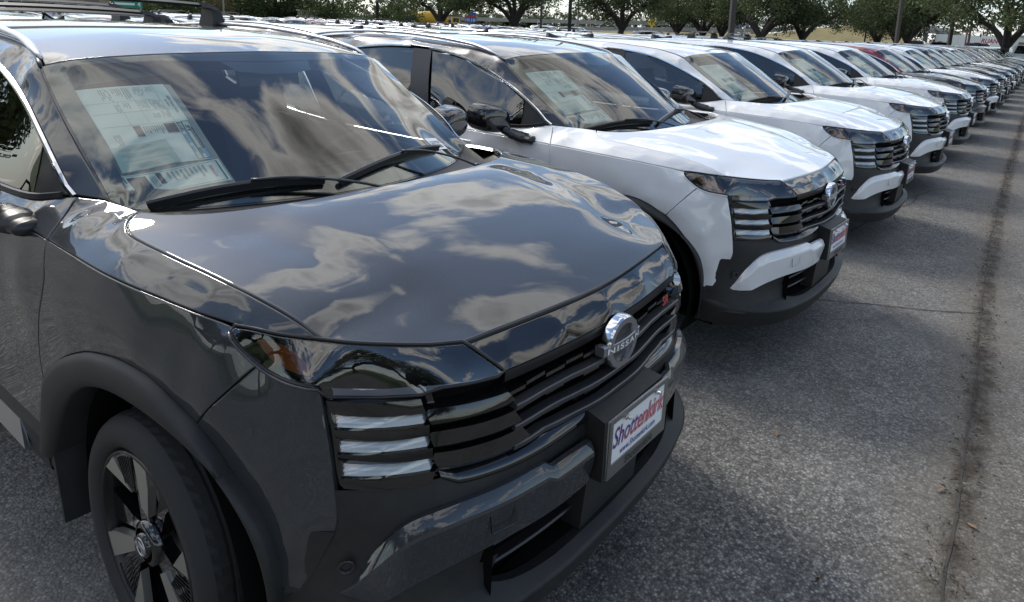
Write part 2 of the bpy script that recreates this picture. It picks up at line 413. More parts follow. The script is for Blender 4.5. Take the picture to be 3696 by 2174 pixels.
CLADI = [(-.60,.875,.33),(-.565,.875,.40),(-.50,.877,.505),(-.432,.88,.585),(-.382,.88,.632),(-.315,.88,.678),(-.244,.88,.713),(-.15,.88,.745),(-.05,.88,.765),(.053,.878,.773),(.127,.875,.772),(.196,.870,.764),(.261,.863,.748),(.323,.853,.722),(.37,.845,.694),(.415,.836,.655),(.455,.826,.605),(.478,.817,.55),(.49,.810,.49),(.494,.806,.42),(.492,.803,.33),(.488,.80,.26)]
CREASE = [(-.573,.846,1.030),(-.45,.849,1.034),(-.338,.851,1.037),(-.207,.851,1.039),(-.136,.848,1.040),(-.069,.843,1.040),(.0,.835,1.040),(.06,.825,1.038),(.121,.816,1.036),(.198,.803,1.034),(.252,.789,1.031),(.29,.778,1.028),(.306,.774,1.027)]
DSU = [(-.640,.752,1.126),(-.626,.769,1.106),(-.606,.797,1.077),(-.588,.824,1.052),(-.573,.846,1.030)]
DSL = [(-.573,.846,1.030),(-.563,.858,.985),(-.552,.865,.925),(-.578,.869,.853),(-.603,.870,.802),(-.621,.870,.751),(-.632,.870,.70),(-.637,.869,.635),(-.625,.868,.560)]
PILB = [(-.640,.752,1.126),(-.60,.728,1.124),(-.56,.702,1.122)]
GLASSL = [(-.56,.702,1.122),(-.66,.697,1.176),(-.80,.690,1.252),(-.93,.683,1.322),(-1.069,.673,1.401),(-1.171,.661,1.461)]
WTOP = [(-1.171,.661,1.461),(-1.13,.58,1.487),(-1.09,.45,1.503),(-1.05,.3,1.515),(-1.015,0,1.525)]
ROOFS = [(-1.171,.661,1.461),(-1.24,.648,1.478),(-1.307,.634,1.490),(-1.5,.610,1.514),(-1.75,.596,1.527),(-2.05,.585,1.533),(-2.4,.575,1.516),(-2.75,.56,1.482),(-3.05,.54,1.437),(-3.2,.525,1.405)]
DLO = [(-.655,.748,1.127),(-.70,.752,1.150),(-.774,.752,1.205),(-.916,.740,1.276),(-1.096,.719,1.343),(-1.294,.700,1.402),(-1.452,.692,1.440),(-1.613,.69,1.470),(-1.764,.69,1.484),(-1.915,.69,1.486),(-2.119,.685,1.470),(-2.375,.68,1.430),(-2.654,.67,1.372),(-2.775,.665,1.335)]
BELT = [(-.640,.752,1.126),(-.70,.765,1.116),(-.78,.778,1.098),(-.86,.788,1.082),(-1.0,.797,1.070),(-1.3,.803,1.056),(-1.651,.805,1.046),(-2.03,.80,1.06),(-2.40,.783,1.105),(-2.62,.755,1.20),(-2.775,.70,1.30)]
mir = lambda C: [(x, -s, z) for x, s, z in C]
rev = lambda C: list(reversed(C))
TAIL = [(-3.06,.68,1.30),(-3.18,.69,1.10),(-3.24,.68,.95),(-3.26,.68,.75),(-3.24,.70,.45)]
def lerp(a, b, t): return tuple(np.asarray(a)*(1-t)+np.asarray(b)*t)

PROTO = {}       # part list of the detailed car: (name, mesh, parent index or None, detail level)
PARTS = []
def P(name, mb, mats, parent=None, lvl=1, sides=(1,), conv=True, warp=True):
    """register a part (one entry per side); lvl: 0 always, 1 near and middle cars, 2 only near cars"""
    idx = []
    for k, sd in enumerate(sides):
        me = mb.mesh(name, mats, sd, conv, warp and k == 0)
        par = parent[k] if isinstance(parent, (list, tuple)) else parent
        PARTS.append([name, me, par, lvl]); idx.append(len(PARTS)-1)
    return idx if len(sides) > 1 else idx[0]
RL = (1, -1)

# front reference surface x = F(s, z), through the measured lines of the nose
_Fp = HLTOP[1:]+HOODF[1:]+[p for p in HLBOT if p[1] < .777]+BCE[:8]+[(.846,0,.934),(.838,.2,.935),(.811,.414,.938),(.775,.443,.973),
 (.838,.3,.852),(.845,.2,.846),(.86,0,.845),(.838,.3,.79),(.85,.2,.785),(.866,0,.79),(.84,.3,.738),(.855,.2,.74),(.872,0,.742),
 (.570,.697,.867),(.715,.582,.872),(.722,.58,.849),(.589,.704,.848),(.582,.695,.808),(.723,.578,.816),(.732,.578,.793),(.598,.704,.791),(.591,.694,.754),(.731,.574,.759),(.741,.575,.735),(.609,.703,.734),
 (.862,.3,.702),(.838,.4,.696),(.79,.5,.69),(.88,.1,.70)]
_Fp = np.array(_Fp); _Fp = np.r_[_Fp, (_Fp*[1,-1,1])[_Fp[:, 1] > 1e-6]]
FT = TPS(_Fp[:, 1:], _Fp[:, 0], 1e-5)
def Fx(s, z, off=0.):
    g = FT.grad([[s, z]])[0]; n = np.array([1, -g[0], -g[1]]); n /= np.linalg.norm(n)
    return np.array([FT([[s, z]])[0], s, z])+n*off
def onF(C, off=0.): return [tuple(Fx(p[1], p[2], off)) for p in C]

def build_car():
    # ---- hood: one panel, two soft creases
    mb = MB()
    inn = []
    cxs, czs = [-.10,.05,.2,.35,.5,.62,.70,.745,.785], [1.148,1.137,1.123,1.104,1.079,1.053,1.033,1.0205,1.010]
    for x in (-.03,.06,.15,.24,.33,.42,.51,.60,.67):
        zc = np.interp(x, cxs, czs); t = (x+.03)/.7
        sm = np.interp(x, [-.07,.10,.257,.382,.46,.499,.605,.688,.729], [.766,.753,.736,.714,.70,.69,.615,.532,.472])
        zm = np.interp(x, [-.07,.10,.257,.382,.46,.499,.605,.688,.729], [1.107,1.101,1.089,1.067,1.046,1.025,1.019,1.013,1.010])
        sc = .47-.10*t
        for s_ in np.arange(0, sm-.05, .075):
            q = s_/sm; z = zc+(zm-zc)*q**2.2
            # raised centre with a soft shoulder, slight hollow outside it
            sh = 1/(1+math.exp((s_-sc)/.020)); z += (.007*sh-.007*math.exp(-((s_-sc-.085)/.07)**2))*(1-.5*max(0, t))-.007*1/(1+math.exp((sm-.04-sc)/.02))
            for sg in ((1,) if s_ == 0 else RL): inn.append((x, sg*s_, z))
    mb.patch([SEAM, HLTOP[6:], HOODF, mir(rev(HOODF)), mir(rev(HLTOP[6:])), mir(rev(SEAM)), mir(rev(COWL)), COWL], inn, h=.022, gap=.0025, flange=.02, normal=(.1,0,1), lam=3e-5, edge=.006)
    hood = P('hood', mb, ['paint_gunmetal'], lvl=0)
    # ---- front fender: chamfer above the crease, side below it
    mb = MB()
    mb.patch([PILB, [(-.56,.702,1.122),(-.45,.70,1.130),(-.352,.698,1.134)], SEAM, rev(HLTOP[:7]), rev(CREASE), rev(DSU)],
             [(-.5,.79,1.098),(-.35,.79,1.092),(-.15,.812,1.082),(.05,.793,1.077),(.2,.775,1.068),(.32,.755,1.055)], h=.025, gap=.002, normal=(0,.8,.6), lam=1e-6)
    mb.patch([CREASE, HLBOT[:6]+[(.389,.768,.956)], FSFA, rev(ARCHT), rev(DSL)],
             [(-.45,.868,.92),(-.3,.868,.93),(-.1,.866,.93),(.1,.846,.93),(.2,.832,.92),(-.4,.872,.80),(-.2,.870,.86),(.0,.866,.88),(.14,.855,.855)], h=.03, gap=.0015, normal=(.1,1,0), lam=1e-6)
    P('fender', mb, ['paint_gunmetal'], lvl=0, sides=RL)
    # ---- bumper corner (body colour) between wheel arch and light bars
    mb = MB()
    mb.patch([FSFA[:1]+[(.414,.763,.947),(.458,.756,.941),(.497,.748,.940),(.53,.736,.9395),(.543,.719,.935)], BCE, [(.534,.765,.440),(.505,.775,.432),(.478,.784,.428)], rev(ARCHF), rev(FSFA)],
             [(.46,.768,.88),(.43,.792,.80),(.50,.762,.80),(.50,.772,.70),(.53,.768,.62),(.52,.775,.54),(.46,.797,.72),(.34,.825,.80)], h=.024, gap=.0015, normal=(.55,.84,0), lam=1e-6)
    P('bumper_corner', mb, ['paint_gunmetal'], lvl=0, sides=RL)
    # rolled shelf under the headlight (bright line)
    mb = MB(); mb.tube(resamp(crom([(p[0]-.001,p[1]+.0015,p[2]-.004) for p in HLBOT[1:]]), .02), .0035, 6); P('headlight_ledge', mb, ['paint_gunmetal'], lvl=2, sides=RL)
    # ---- wheel arch trim, matte
    mb = MB()
    out = resamp(crom(rev([(p[0]-.0,p[1]+.004,p[2]) for p in ARCHT[:-1]]+[(p[0],p[1]+.004,p[2]) for p in ARCHF]+[(.476,.782,.34),(.474,.780,.26)])), n=60)
    out = resamp(crom([(-.69,.868,.33),(-.665,.868,.44)]+[(p[0],p[1]+.003,p[2]) for p in ARCHT[:-1]]+[(p[0],p[1]+.003,p[2]) for p in ARCHF]+[(.482,.784,.34),(.480,.782,.26)]), n=64)
    inn_ = resamp(crom(CLADI), n=64)
    c0 = np.array([0,0,.34])
    rows = []
    for o, i in zip(out, inn_):
        m1 = o*.75+i*.25; m1[1] += .014; m2 = o*.3+i*.7; m2[1] += .016
        e1 = i+np.array([0,.006,0]); d = (c0-i)*[1,0,1]; d /= np.linalg.norm(d)
        rows.append([tuple(o-np.array([0,.012,0])), tuple(o+np.array([0,.004,0])), tuple(m1), tuple(m2), tuple(e1), tuple(i+d*.006-np.array([0,.012,0])), tuple(i+d*.006-np.array([0,.24,0]))])
    mb.grid(rows); P('wheel_arch_trim', mb, ['matte_black'], lvl=0, sides=RL)
    mb = MB(); mb.box((-.72,.60,.27),(-.60,.862,.33)); mb.hexa([(-.56,.66,.115),(-.545,.66,.115),(-.545,.872,.125),(-.56,.872,.125),(-.62,.66,.42),(-.60,.66,.42),(-.60,.874,.42),(-.62,.874,.42)]); P('mud_flap', mb, ['matte_black'], lvl=2, sides=RL)
    # inner wheel well
    mb = MB(); th = np.linspace(math.radians(-35), math.radians(215), 24)
    mb.grid([[(.44*math.cos(t), .56, .36+.42*math.sin(t)), (.44*math.cos(t), .84, .36+.42*math.sin(t))] for t in th])
    mb.add([(.46,.56,0.12),(-.5,.56,.12),(-.5,.56,.80),(.46,.56,.80)], [(0,1,2,3)]); P('wheel_well', mb, ['dark_void'], lvl=1, sides=RL)
    # ---- doors
    mb = MB()
    bl = BELT[:7]; xd = -1.651
    cr = [(-.573,.846,1.030),(-.8,.842,1.022),(-1.1,.842,1.012),(-1.4,.845,1.004),(xd,.848,1.0)]
    mb.patch([bl, [(xd,.805,1.046),(xd,.832,1.02),(xd,.848,1.0)], rev(cr), rev(DSU)], [(-.75,.815,1.066),(-1.1,.822,1.043),(-1.4,.825,1.03)], h=.035, gap=.002, normal=(0,.8,.6))
    lo = [(-.625,.868,.560),(-.64,.868,.47),(-.69,.866,.40),(-.8,.866,.39),(-1.2,.868,.39),(xd,.868,.39)]
    mb.patch([cr, [(xd,.848,1.0),(xd,.872,.9),(xd,.868,.65),(xd,.868,.39)], rev(lo), rev(DSL)], [(-.75,.872,.9),(-1.2,.876,.9),(-1.2,.862,.68),(-.85,.864,.70),(-1.5,.862,.68)], h=.05, gap=.002, normal=(0,1,0))
    fd = P('front_door', mb, ['paint_gunmetal'], lvl=0, sides=RL)
    mb = MB()
    bl2 = BELT[6:]; xe = -2.40
    cr2 = [(xd,.848,1.0),(-1.9,.852,.998),(-2.15,.856,1.0),(xe,.85,1.02)]
    mb.patch([[(xd,.805,1.046),(-2.03,.80,1.06),(xe,.783,1.105)], [(xe,.783,1.105),(xe,.85,1.02)], rev(cr2), [(xd,.848,1.0),(xd,.832,1.02),(xd,.805,1.046)]], [], h=.05, gap=.002, normal=(0,.8,.6))
    mb.patch([cr2, [(xe,.85,1.02),(-2.43,.874,.92),(-2.38,.872,.82),(-2.28,.87,.70),(-2.24,.868,.55),(-2.2,.868,.39)], [(-2.2,.868,.39),(xd,.868,.39)], [(xd,.868,.39),(xd,.868,.65),(xd,.872,.9),(xd,.848,1.0)]], [(-1.95,.878,.9),(-1.95,.862,.68)], h=.06, gap=.002, normal=(0,1,0))
    rd = P('rear_door', mb, ['paint_gunmetal'], lvl=0, sides=RL)
    mb = MB()   # rear quarter and tail side
    mb.patch([[(xe,.783,1.105),(-2.62,.755,1.20),(-2.775,.70,1.30),(-3.06,.68,1.30)], TAIL, [(-3.24,.70,.45),(-3.08,.80,.42),(-2.98,.84,.45)], [(-2.98,.84,.45),(-2.94,.86,.62),(-2.83,.868,.75),(-2.62,.872,.84),(-2.38,.872,.82)], [(-2.38,.872,.82),(-2.43,.874,.92),(xe,.85,1.02),(xe,.783,1.105)]], [(-2.75,.86,1.0),(-3.0,.82,.95),(-3.05,.81,.7),(-2.75,.79,1.15)], h=.06, gap=.002, normal=(-.2,1,.1))
    P('rear_fender', mb, ['paint_gunmetal'], lvl=0, sides=RL)
    mb = MB()
    mb.patch([[(-3.06,.68,1.30),(-3.11,.4,1.31),(-3.13,0,1.315)], [(-3.13,0,1.315),(-3.11,-.4,1.31),(-3.06,-.68,1.30)], mir(TAIL), [(-3.24,-.70,.45),(-3.30,0,.45),(-3.24,.70,.45)], rev(TAIL)], [(-3.23,0,1.1),(-3.30,0,.9),(-3.32,0,.65)], h=.08, normal=(-1,0,.1))
    P('tailgate', mb, ['paint_gunmetal'], lvl=0)
    mb = MB(); mb.sweep([(-.66,.862,.33),(-1.4,.866,.33),(-2.12,.864,.33)], [(.0,.06),(.012,.03),(.0,-.08),(-.06,-.10),(-.06,.06)]); 
    P('sill', mb, ['matte_black'], lvl=1, sides=RL)
    mb = MB(); mb.hexa([(-.80,.872,.27),(-1.9,.872,.27),(-1.9,.885,.275),(-.80,.885,.275),(-.86,.868,.35),(-1.9,.868,.35),(-1.9,.876,.35),(-.86,.876,.35)]); P('sill_strip', mb, ['satin_silver'], lvl=2, sides=RL)
    # ---- upper body: pillar + cant rail (roof colour), roof, glass
    mb = MB()
    mb.patch([GLASSL, ROOFS, [(-3.2,.525,1.405),(-3.15,.60,1.34),(-3.06,.68,1.30)], [(-3.06,.68,1.30),(-2.775,.665,1.335)], rev(DLO), [(-.655,.748,1.127),(-.61,.725,1.124),(-.56,.702,1.122)]], [(-2.0,.648,1.516),(-1.5,.662,1.486),(-2.5,.64,1.474),(-1.2,.690,1.43),(-2.95,.62,1.385)], h=.035, gap=.0015, normal=(.15,.8,.6), lam=1e-6)
    P('roof_pillar', mb, ['paint_black'], lvl=0, sides=RL)
    mb = MB()
    rend = [(-3.2,.525,1.405),(-3.24,.3,1.428),(-3.26,0,1.436)]
    ra = [(p[0], p[1]-.012, p[2]+.004) for p in ROOFS]
    mb.patch([rev(WTOP), ra, rend, mir(rev(rend)), mir(rev(ra)), mir(WTOP)], [(-1.2,0,1.546),(-1.5,0,1.563),(-1.9,0,1.570),(-2.4,0,1.546),(-2.9,0,1.493),(-1.5,.35,1.554),(-1.5,-.35,1.554),(-2.0,.35,1.558),(-2.0,-.35,1.558),(-2.6,.35,1.521),(-2.6,-.35,1.521)], h=.05, gap=.003, flange=.02, normal=(0,0,1), lam=1e-6)
    P('roof', mb, ['paint_black'], lvl=0)
    mb = MB(); mb.tube(resamp(crom([(p[0],p[1]-.005,p[2]-.002) for p in ROOFS]), .06), (.008,.005), 6); P('roof_ditch_strip', mb, ['satin_black'], lvl=1, sides=RL)
    mb = MB(); mb.hexa([(-3.2,-.52,1.385),(-3.27,-.50,1.365),(-3.27,.50,1.365),(-3.2,.52,1.385),(-3.2,-.52,1.412),(-3.275,-.50,1.38),(-3.275,.50,1.38),(-3.2,.52,1.412)]); P('rear_spoiler', mb, ['paint_black'], lvl=1)
    mb = MB(); mb.patch([[(-3.21,.50,1.395),(-3.15,.60,1.335),(-3.07,.66,1.305)], [(-3.07,.66,1.305),(-3.13,0,1.318)], [(-3.13,0,1.318),(-3.07,-.66,1.305)], [(-3.07,-.66,1.305),(-3.15,-.60,1.335),(-3.21,-.50,1.395)], [(-3.21,-.50,1.395),(-3.24,0,1.42),(-3.21,.50,1.395)]], [], h=.1, flange=0, normal=(-.5,0,1)); P('rear_window', mb, ['tinted_glass'], lvl=0)
    # windshield, frit band behind it
    wb = [(-.25,0,1.098),(-.262,.15,1.098),(-.305,.32,1.098),(-.38,.48,1.094),(-.47,.60,1.088),(-.53,.66,1.088),(-.56,.702,1.122)]
    wcur = [wb, GLASSL, WTOP, mir(rev(WTOP)), mir(rev(GLASSL)), mir(rev(wb))]
    wint = [(-.5,0,1.248),(-.75,0,1.388),(-.5,.3,1.218),(-.5,-.3,1.218),(-.75,.35,1.349),(-.75,-.35,1.349)]
    mb = MB(); WT_, WM_ = mb.patch(wcur, wint, h=.03, gap=.003, flange=0, normal=(.5,0,.85), lam=5e-6)
    ws = P('windshield', mb, ['windshield_glass'], lvl=0); PROTO['w'] = (WT_, WM_)
    def onW(p, off):     # nearest point of the windshield along its chart normal
        q = WM_@np.asarray(p, float); z = WT_([q[:2]])[0]; g = WT_.grad([q[:2]])[0]; n = np.array([-g[0], -g[1], 1]); n /= np.linalg.norm(n)
        return tuple(WM_.T@(np.array([q[0], q[1], z])+n*off))
    def ring(outer, inner, off, mats, name, lvl):
        mb = MB(); n = 160; o = resamp(outer, n=n); i = resamp(inner, n=n)
        rows = [[onW(o[k]*(1-t)+i[k]*t, off) for t in (0, .5, 1)] for k in range(n)]
        mb.grid(rows); return P(name, mb, mats, ws, lvl)
    wo = [p for c in wcur for p in list(crom(c))[:-1]]; wo.append(wo[0]); wo = resamp(wo, n=400)
    cen = wo.mean(0)
    wi = []
    for p in wo:
        d = cen-p; L = np.linalg.norm(d); side = abs(p[1])/.7
        k = .075 if p[2] > 1.45 else (.10 if p[2] < 1.12 else .062)
        wi.append(p+d/L*k)
    ring(wo, np.array(wi), -.003, ['frit'], 'windshield_border', 1)
    mb = MB(); q = [(-1.02,-.20,1.522),(-1.02,.20,1.522),(-.90,.15,1.46),(-.87,.06,1.45),(-.87,-.06,1.45),(-.90,-.15,1.46)]
    mb.patch([q[0:2], q[1:3], q[2:4], q[3:5], q[4:6], [q[5], q[0]]], [], h=.04, flange=0, gap=0, normal=(.5,0,.85)); V = [onW(p, -.005) for p in mb.v]; mb.v = V; mb.n = [None]*len(V)
    P('camera_cover', mb, ['frit'], ws, 2)
    # side glass
    def inset(c, ds, dz): return [(x, s-ds, z-dz) for x, s, z in c]
    f = MB(); gtop = inset(DLO[2:9], .006, .018); gbot = [(x, s-.004, z+.012) for x, s, z in BELT[3:7]]
    f.patch([[(-.87,.786,1.094),(-.875,.768,1.165),(-.885,.748,1.24)], [(-.885,.748,1.243)]+gtop[2:7], [gtop[6], (-1.72,.75,1.25), (-1.665,.80,1.058)], rev(gbot[:])], [], h=.06, gap=0, flange=0, normal=(0,.95,.3), lam=1e-5)
    P('side_window', f, ['tinted_glass'], fd, 0, RL)
    f = MB()
    f.patch([[(-1.89,.683,1.466),(-2.119,.679,1.450),(-2.375,.674,1.412),(-2.556,.672,1.375)], [(-2.556,.672,1.375),(-2.54,.735,1.19)], [(-2.54,.735,1.19),(-2.33,.775,1.108),(-2.03,.796,1.072),(-1.80,.802,1.058)], [(-1.80,.802,1.058),(-1.845,.75,1.25),(-1.89,.683,1.466)]], [], h=.08, gap=0, flange=0, normal=(0,.95,.3), lam=1e-5)
    P('side_window', f, ['tinted_glass'], rd, 0, RL)
    f = MB()    # black pillars between the windows, sail panel, quarter light
    def strip(a, b, c, d, n=6):
        top = resamp([a, b], n=n); bot = resamp([d, c], n=n); 
        f.grid([[tuple(p*(1-t)+q*t+np.array([0, .012*4*t*(1-t), 0])) for t in np.linspace(0, 1, 5)] for p, q in zip(top, bot)])
    strip((-1.757,.687,1.470),(-1.90,.687,1.468),(-1.809,.805,1.050),(-1.658,.808,1.052))
    P('door_pillar', f, ['satin_black'], fd, 1, RL)
    f = MB(); f.patch([[(-.665,.751,1.128),(-.70,.750,1.146),(-.774,.749,1.198),(-.885,.744,1.255)], [(-.885,.744,1.255),(-.877,.766,1.165),(-.872,.788,1.088)], [(-.872,.788,1.088),(-.78,.778,1.103),(-.70,.765,1.120),(-.665,.751,1.128)]], [], h=.04, gap=0, normal=(0,.95,.3)); P('sail_panel', f, ['matte_black'], fd, 1, RL)
    f = MB(); f.patch([[(-2.57,.674,1.372),(-2.75,.668,1.336)], [(-2.75,.668,1.336),(-2.60,.742,1.205),(-2.555,.738,1.19)], [(-2.555,.738,1.19),(-2.57,.674,1.372)]], [], h=.06, gap=0, normal=(0,.95,.3)); P('quarter_panel', f, ['gloss_black'], rd, 1, RL)
    f = MB(); pth = resamp(crom([(x, s+.004, z-.004) for x, s, z in DLO[:9]]), .05); f.sweep(pth, [(-.004,.009),(.004,.007),(.006,-.004),(.0,-.010),(-.006,-.010)]); P('window_trim', f, ['chrome'], fd, 1, RL)
    f = MB(); pth = resamp(crom([(x, s+.004, z-.004) for x, s, z in DLO[9:]]), .06); f.sweep(pth, [(-.004,.009),(.004,.007),(.006,-.004),(.0,-.010),(-.006,-.010)]); P('window_trim', f, ['chrome'], rd, 1, RL)
    f = MB(); pth = resamp(crom([(x, s+.003, z+.004) for x, s, z in BELT[1:8]]), .06); f.sweep(pth, [(-.004,.012),(.004,.010),(.006,-.006),(-.004,-.010)]); P('belt_seal', f, ['satin_black'], fd, 1, RL)
    f = MB(); f.sweep(resamp([(-1.2,.882,.94),(-1.42,.884,.935)], n=6), [(.0,.012),(.012,.008),(.012,-.008),(.0,-.012)]); P('door_handle', f, ['paint_gunmetal'], fd, 1, RL)
    # ---- door mirror
    f = MB(); rows = []
    cx, cs, cz = -.945, .955, 1.140
    nu, nv_ = 14, 20
    for i in range(nu+1):
        u = i/nu; x = -.075+.135*(1-(1-u)**1.6) if i else -.075
        k = math.sqrt(max(0, 1-(u)**2.6)) if i < nu else .0
        row = []
        for j in range(nv_):
            t = 2*PI*j/nv_; c, s_ = math.cos(t), math.sin(t)
            e = 2.8; rr = (abs(c)**e+abs(s_)**e)**(-1/e)
            yy = .112*rr*c*(.35+.65*k if i else 1); zz = .086*rr*s_*(.3+.7*k if i else 1)
            yy2 = yy; zz2 = zz+.012*(yy/.112)-.010*u
            row.append((cx+x-.05*(yy/.11)*.35, cs+yy2, cz+zz2))
        rows.append(row+[row[0]])
    f.grid(rows); n = len(f.v)
    f.add(rows[0][:-1], [tuple(range(nv_))], mi=1, smooth=False); f.add(rows[-1][:-1], [tuple(reversed(range(nv_)))])
    mr = P('mirror', f, ['gloss_black','satin_black'], None, 0, RL)
    f = MB(); f.tube(crom([(-.90,.905,1.075),(-.865,.875,1.052),(-.82,.855,1.040),(-.76,.845,1.032),(-.70,.838,1.030)]), [(.040,.026)]*6+[(.052,.030)]*6+[(.058,.032)]*6+[(.046,.024)]*6+[(.010,.008)], 12); P('mirror_arm', f, ['satin_black'], mr, 1, RL)
    # ---- cowl and wipers
    f = MB()
    c1 = resamp(crom(COWL), n=14); c2 = resamp(crom(wb), n=14)
    rows = []
    for sg in (-1, 1):
        rng_ = range(13, -1, -1) if sg < 0 else range(1, 14)
        for k in rng_: rows.append([(c1[k][0]-.004, sg*c1[k][1], c1[k][2]-.03), (c1[k][0]*.65+c2[k][0]*.35, sg*(c1[k][1]*.65+c2[k][1]*.35), 1.072), (c2[k][0]+.012, sg*c2[k][1], c2[k][2]-.008), (c2[k][0]-.05, sg*c2[k][1], c2[k][2]+.005)])
    f.grid(rows)
    P('cowl', f, ['matte_black'], lvl=0)
    def wiper(a, b, base, lvl=1):
        f = MB(); n = 14; pts = []
        for t in np.linspace(0, 1, n):
            p = np.asarray(a)*(1-t)+np.asarray(b)*t; pts.append(onW(p, .020+.006*math.sin(PI*t)))
        pts = np.array(pts); f.sweep(pts, [(-.011,-.016),(.011,-.014),(.013,.002),(.004,.010),(-.006,.008)], up=(.5,0,.85), smooth=False)
        mid = pts[7]; bs = np.asarray(base, float)
        w = P('wiper', f, ['satin_black'], None, lvl)
        g = MB(); g.tube(crom([mid+[.004,0,.014], mid*.7+bs*.3+np.array([.004,0,.03]), mid*.3+bs*.7+np.array([0,0,.022]), bs]), [(.008,.005)]*19, 6); g.tube([bs+[0,0,-.03], bs+[0,0,.012]], .016, 10); P('wiper_arm', g, ['satin_black'], w, lvl)
    wiper((-.50,.62,1.09),(-.325,.165,1.115),(-.19,-.02,1.10))
    wiper((-.300,.120,1.112),(-.455,-.44,1.135),(-.25,-.50,1.10))
    # ---- interior
    f = MB(); f.grid([[(x, s, z) for s in np.linspace(-.66,.66,9)] for x, z in ((-.36,1.06),(-.5,1.075),(-.7,1.07),(-.86,1.03),(-.9,.92),(-.88,.6))]); P('dashboard', f, ['dash'], lvl=1)
    f = MB(); f.box((-3.1,-.74,.35),(-.5,.74,.40)); f.box((-.62,-.70,.4),(-.58,.70,1.02)); f.box((-3.0,-.78,.4),(-.6,-.75,1.03)); f.box((-3.0,.75,.4),(-.6,.78,1.03)); P('cabin_floor', f, ['seat'], lvl=1)
    f = MB(); f.grid([[(x, s, z-.05-.05*(abs(s)/.6)**2) for s in np.linspace(-.58,.58,7)] for x, z in ((-1.12,1.49),(-1.5,1.545),(-2.0,1.55),(-2.6,1.51),(-3.1,1.44))]); P('headliner', f, ['headliner'], lvl=2)
    for s0 in (-.36, .36):
        for x0, lv in ((-1.45, 1), (-2.3, 2)):
            f = MB()
            f.sweep([(x0+.25,s0,.66),(x0-.05,s0,.62),(x0-.12,s0,.62)], [(-.23,-.06),(.23,-.06),(.24,.04),(.0,.06),(-.24,.04)])
            f.sweep([(x0-.12,s0,.62),(x0-.17,s0,.85),(x0-.25,s0,1.10)], [(-.22,-.06),(.22,-.06),(.22,.04),(.0,.06),(-.22,.04)], up=(-1,0,0))
            f.sweep([(x0-.26,s0,1.13),(x0-.29,s0,1.21),(x0-.30,s0,1.28)], [(-.13,-.05),(.13,-.05),(.12,.04),(-.12,.04)], up=(-1,0,0))
            P('seat', f, ['seat'], lvl=lv)
    f = MB(); a = np.linspace(0, 2*PI, 25); f.tube([(-.98+.09*math.sin(t)-.0, -.36+.18*math.cos(t), 1.00+.155*math.sin(t)) for t in a], .014, 6, caps=False); f.box((-.99,-.42,.95),(-.95,-.30,1.05)); f.box((-1.0,-.53,.985),(-.97,-.19,1.01)); P('steering_wheel', f, ['satin_black'], lvl=2)
    f = MB(); f.hexa([(-.97,-.12,1.39),(-.95,-.12,1.39),(-.95,.12,1.39),(-.97,.12,1.39),(-.99,-.12,1.46),(-.96,-.12,1.46),(-.96,.12,1.46),(-.99,.12,1.46)]); P('rearview_mirror', f, ['satin_black'], lvl=2)
    # ---- rear bumper
    f = MB(); pl = [(-2.93,.85),(-3.12,.82),(-3.27,.68),(-3.33,.4),(-3.35,0)]; pl = pl+[(x,-s) for x, s in reversed(pl[:-1])]
    f.grid([[(x, s, z) for z in (.28,.45,.68)] for x, s in pl]); P('rear_bumper', f, ['matte_black'], lvl=1)
    # ---- underbody so that no light leaks through gaps
    f = MB(); f.box((-3.3,-.62,.22),(.50,.62,.36)); f.hexa([(-.35,-.60,.4),(.62,-.50,.4),(.62,.50,.4),(-.35,.60,.4),(-.15,-.62,1.05),(.60,-.45,.965),(.60,.45,.965),(-.15,.62,1.05)]); f.hexa([(-.6,-.70,.75),(.30,-.66,.75),(.30,.66,.75),(-.6,.70,.75),(-.6,-.70,1.03),(.25,-.70,.99),(.25,.70,.99),(-.6,.70,1.03)]); P('chassis', f, ['dark_void'], lvl=0)
    build_front(onW, ws)
    build_wheels()

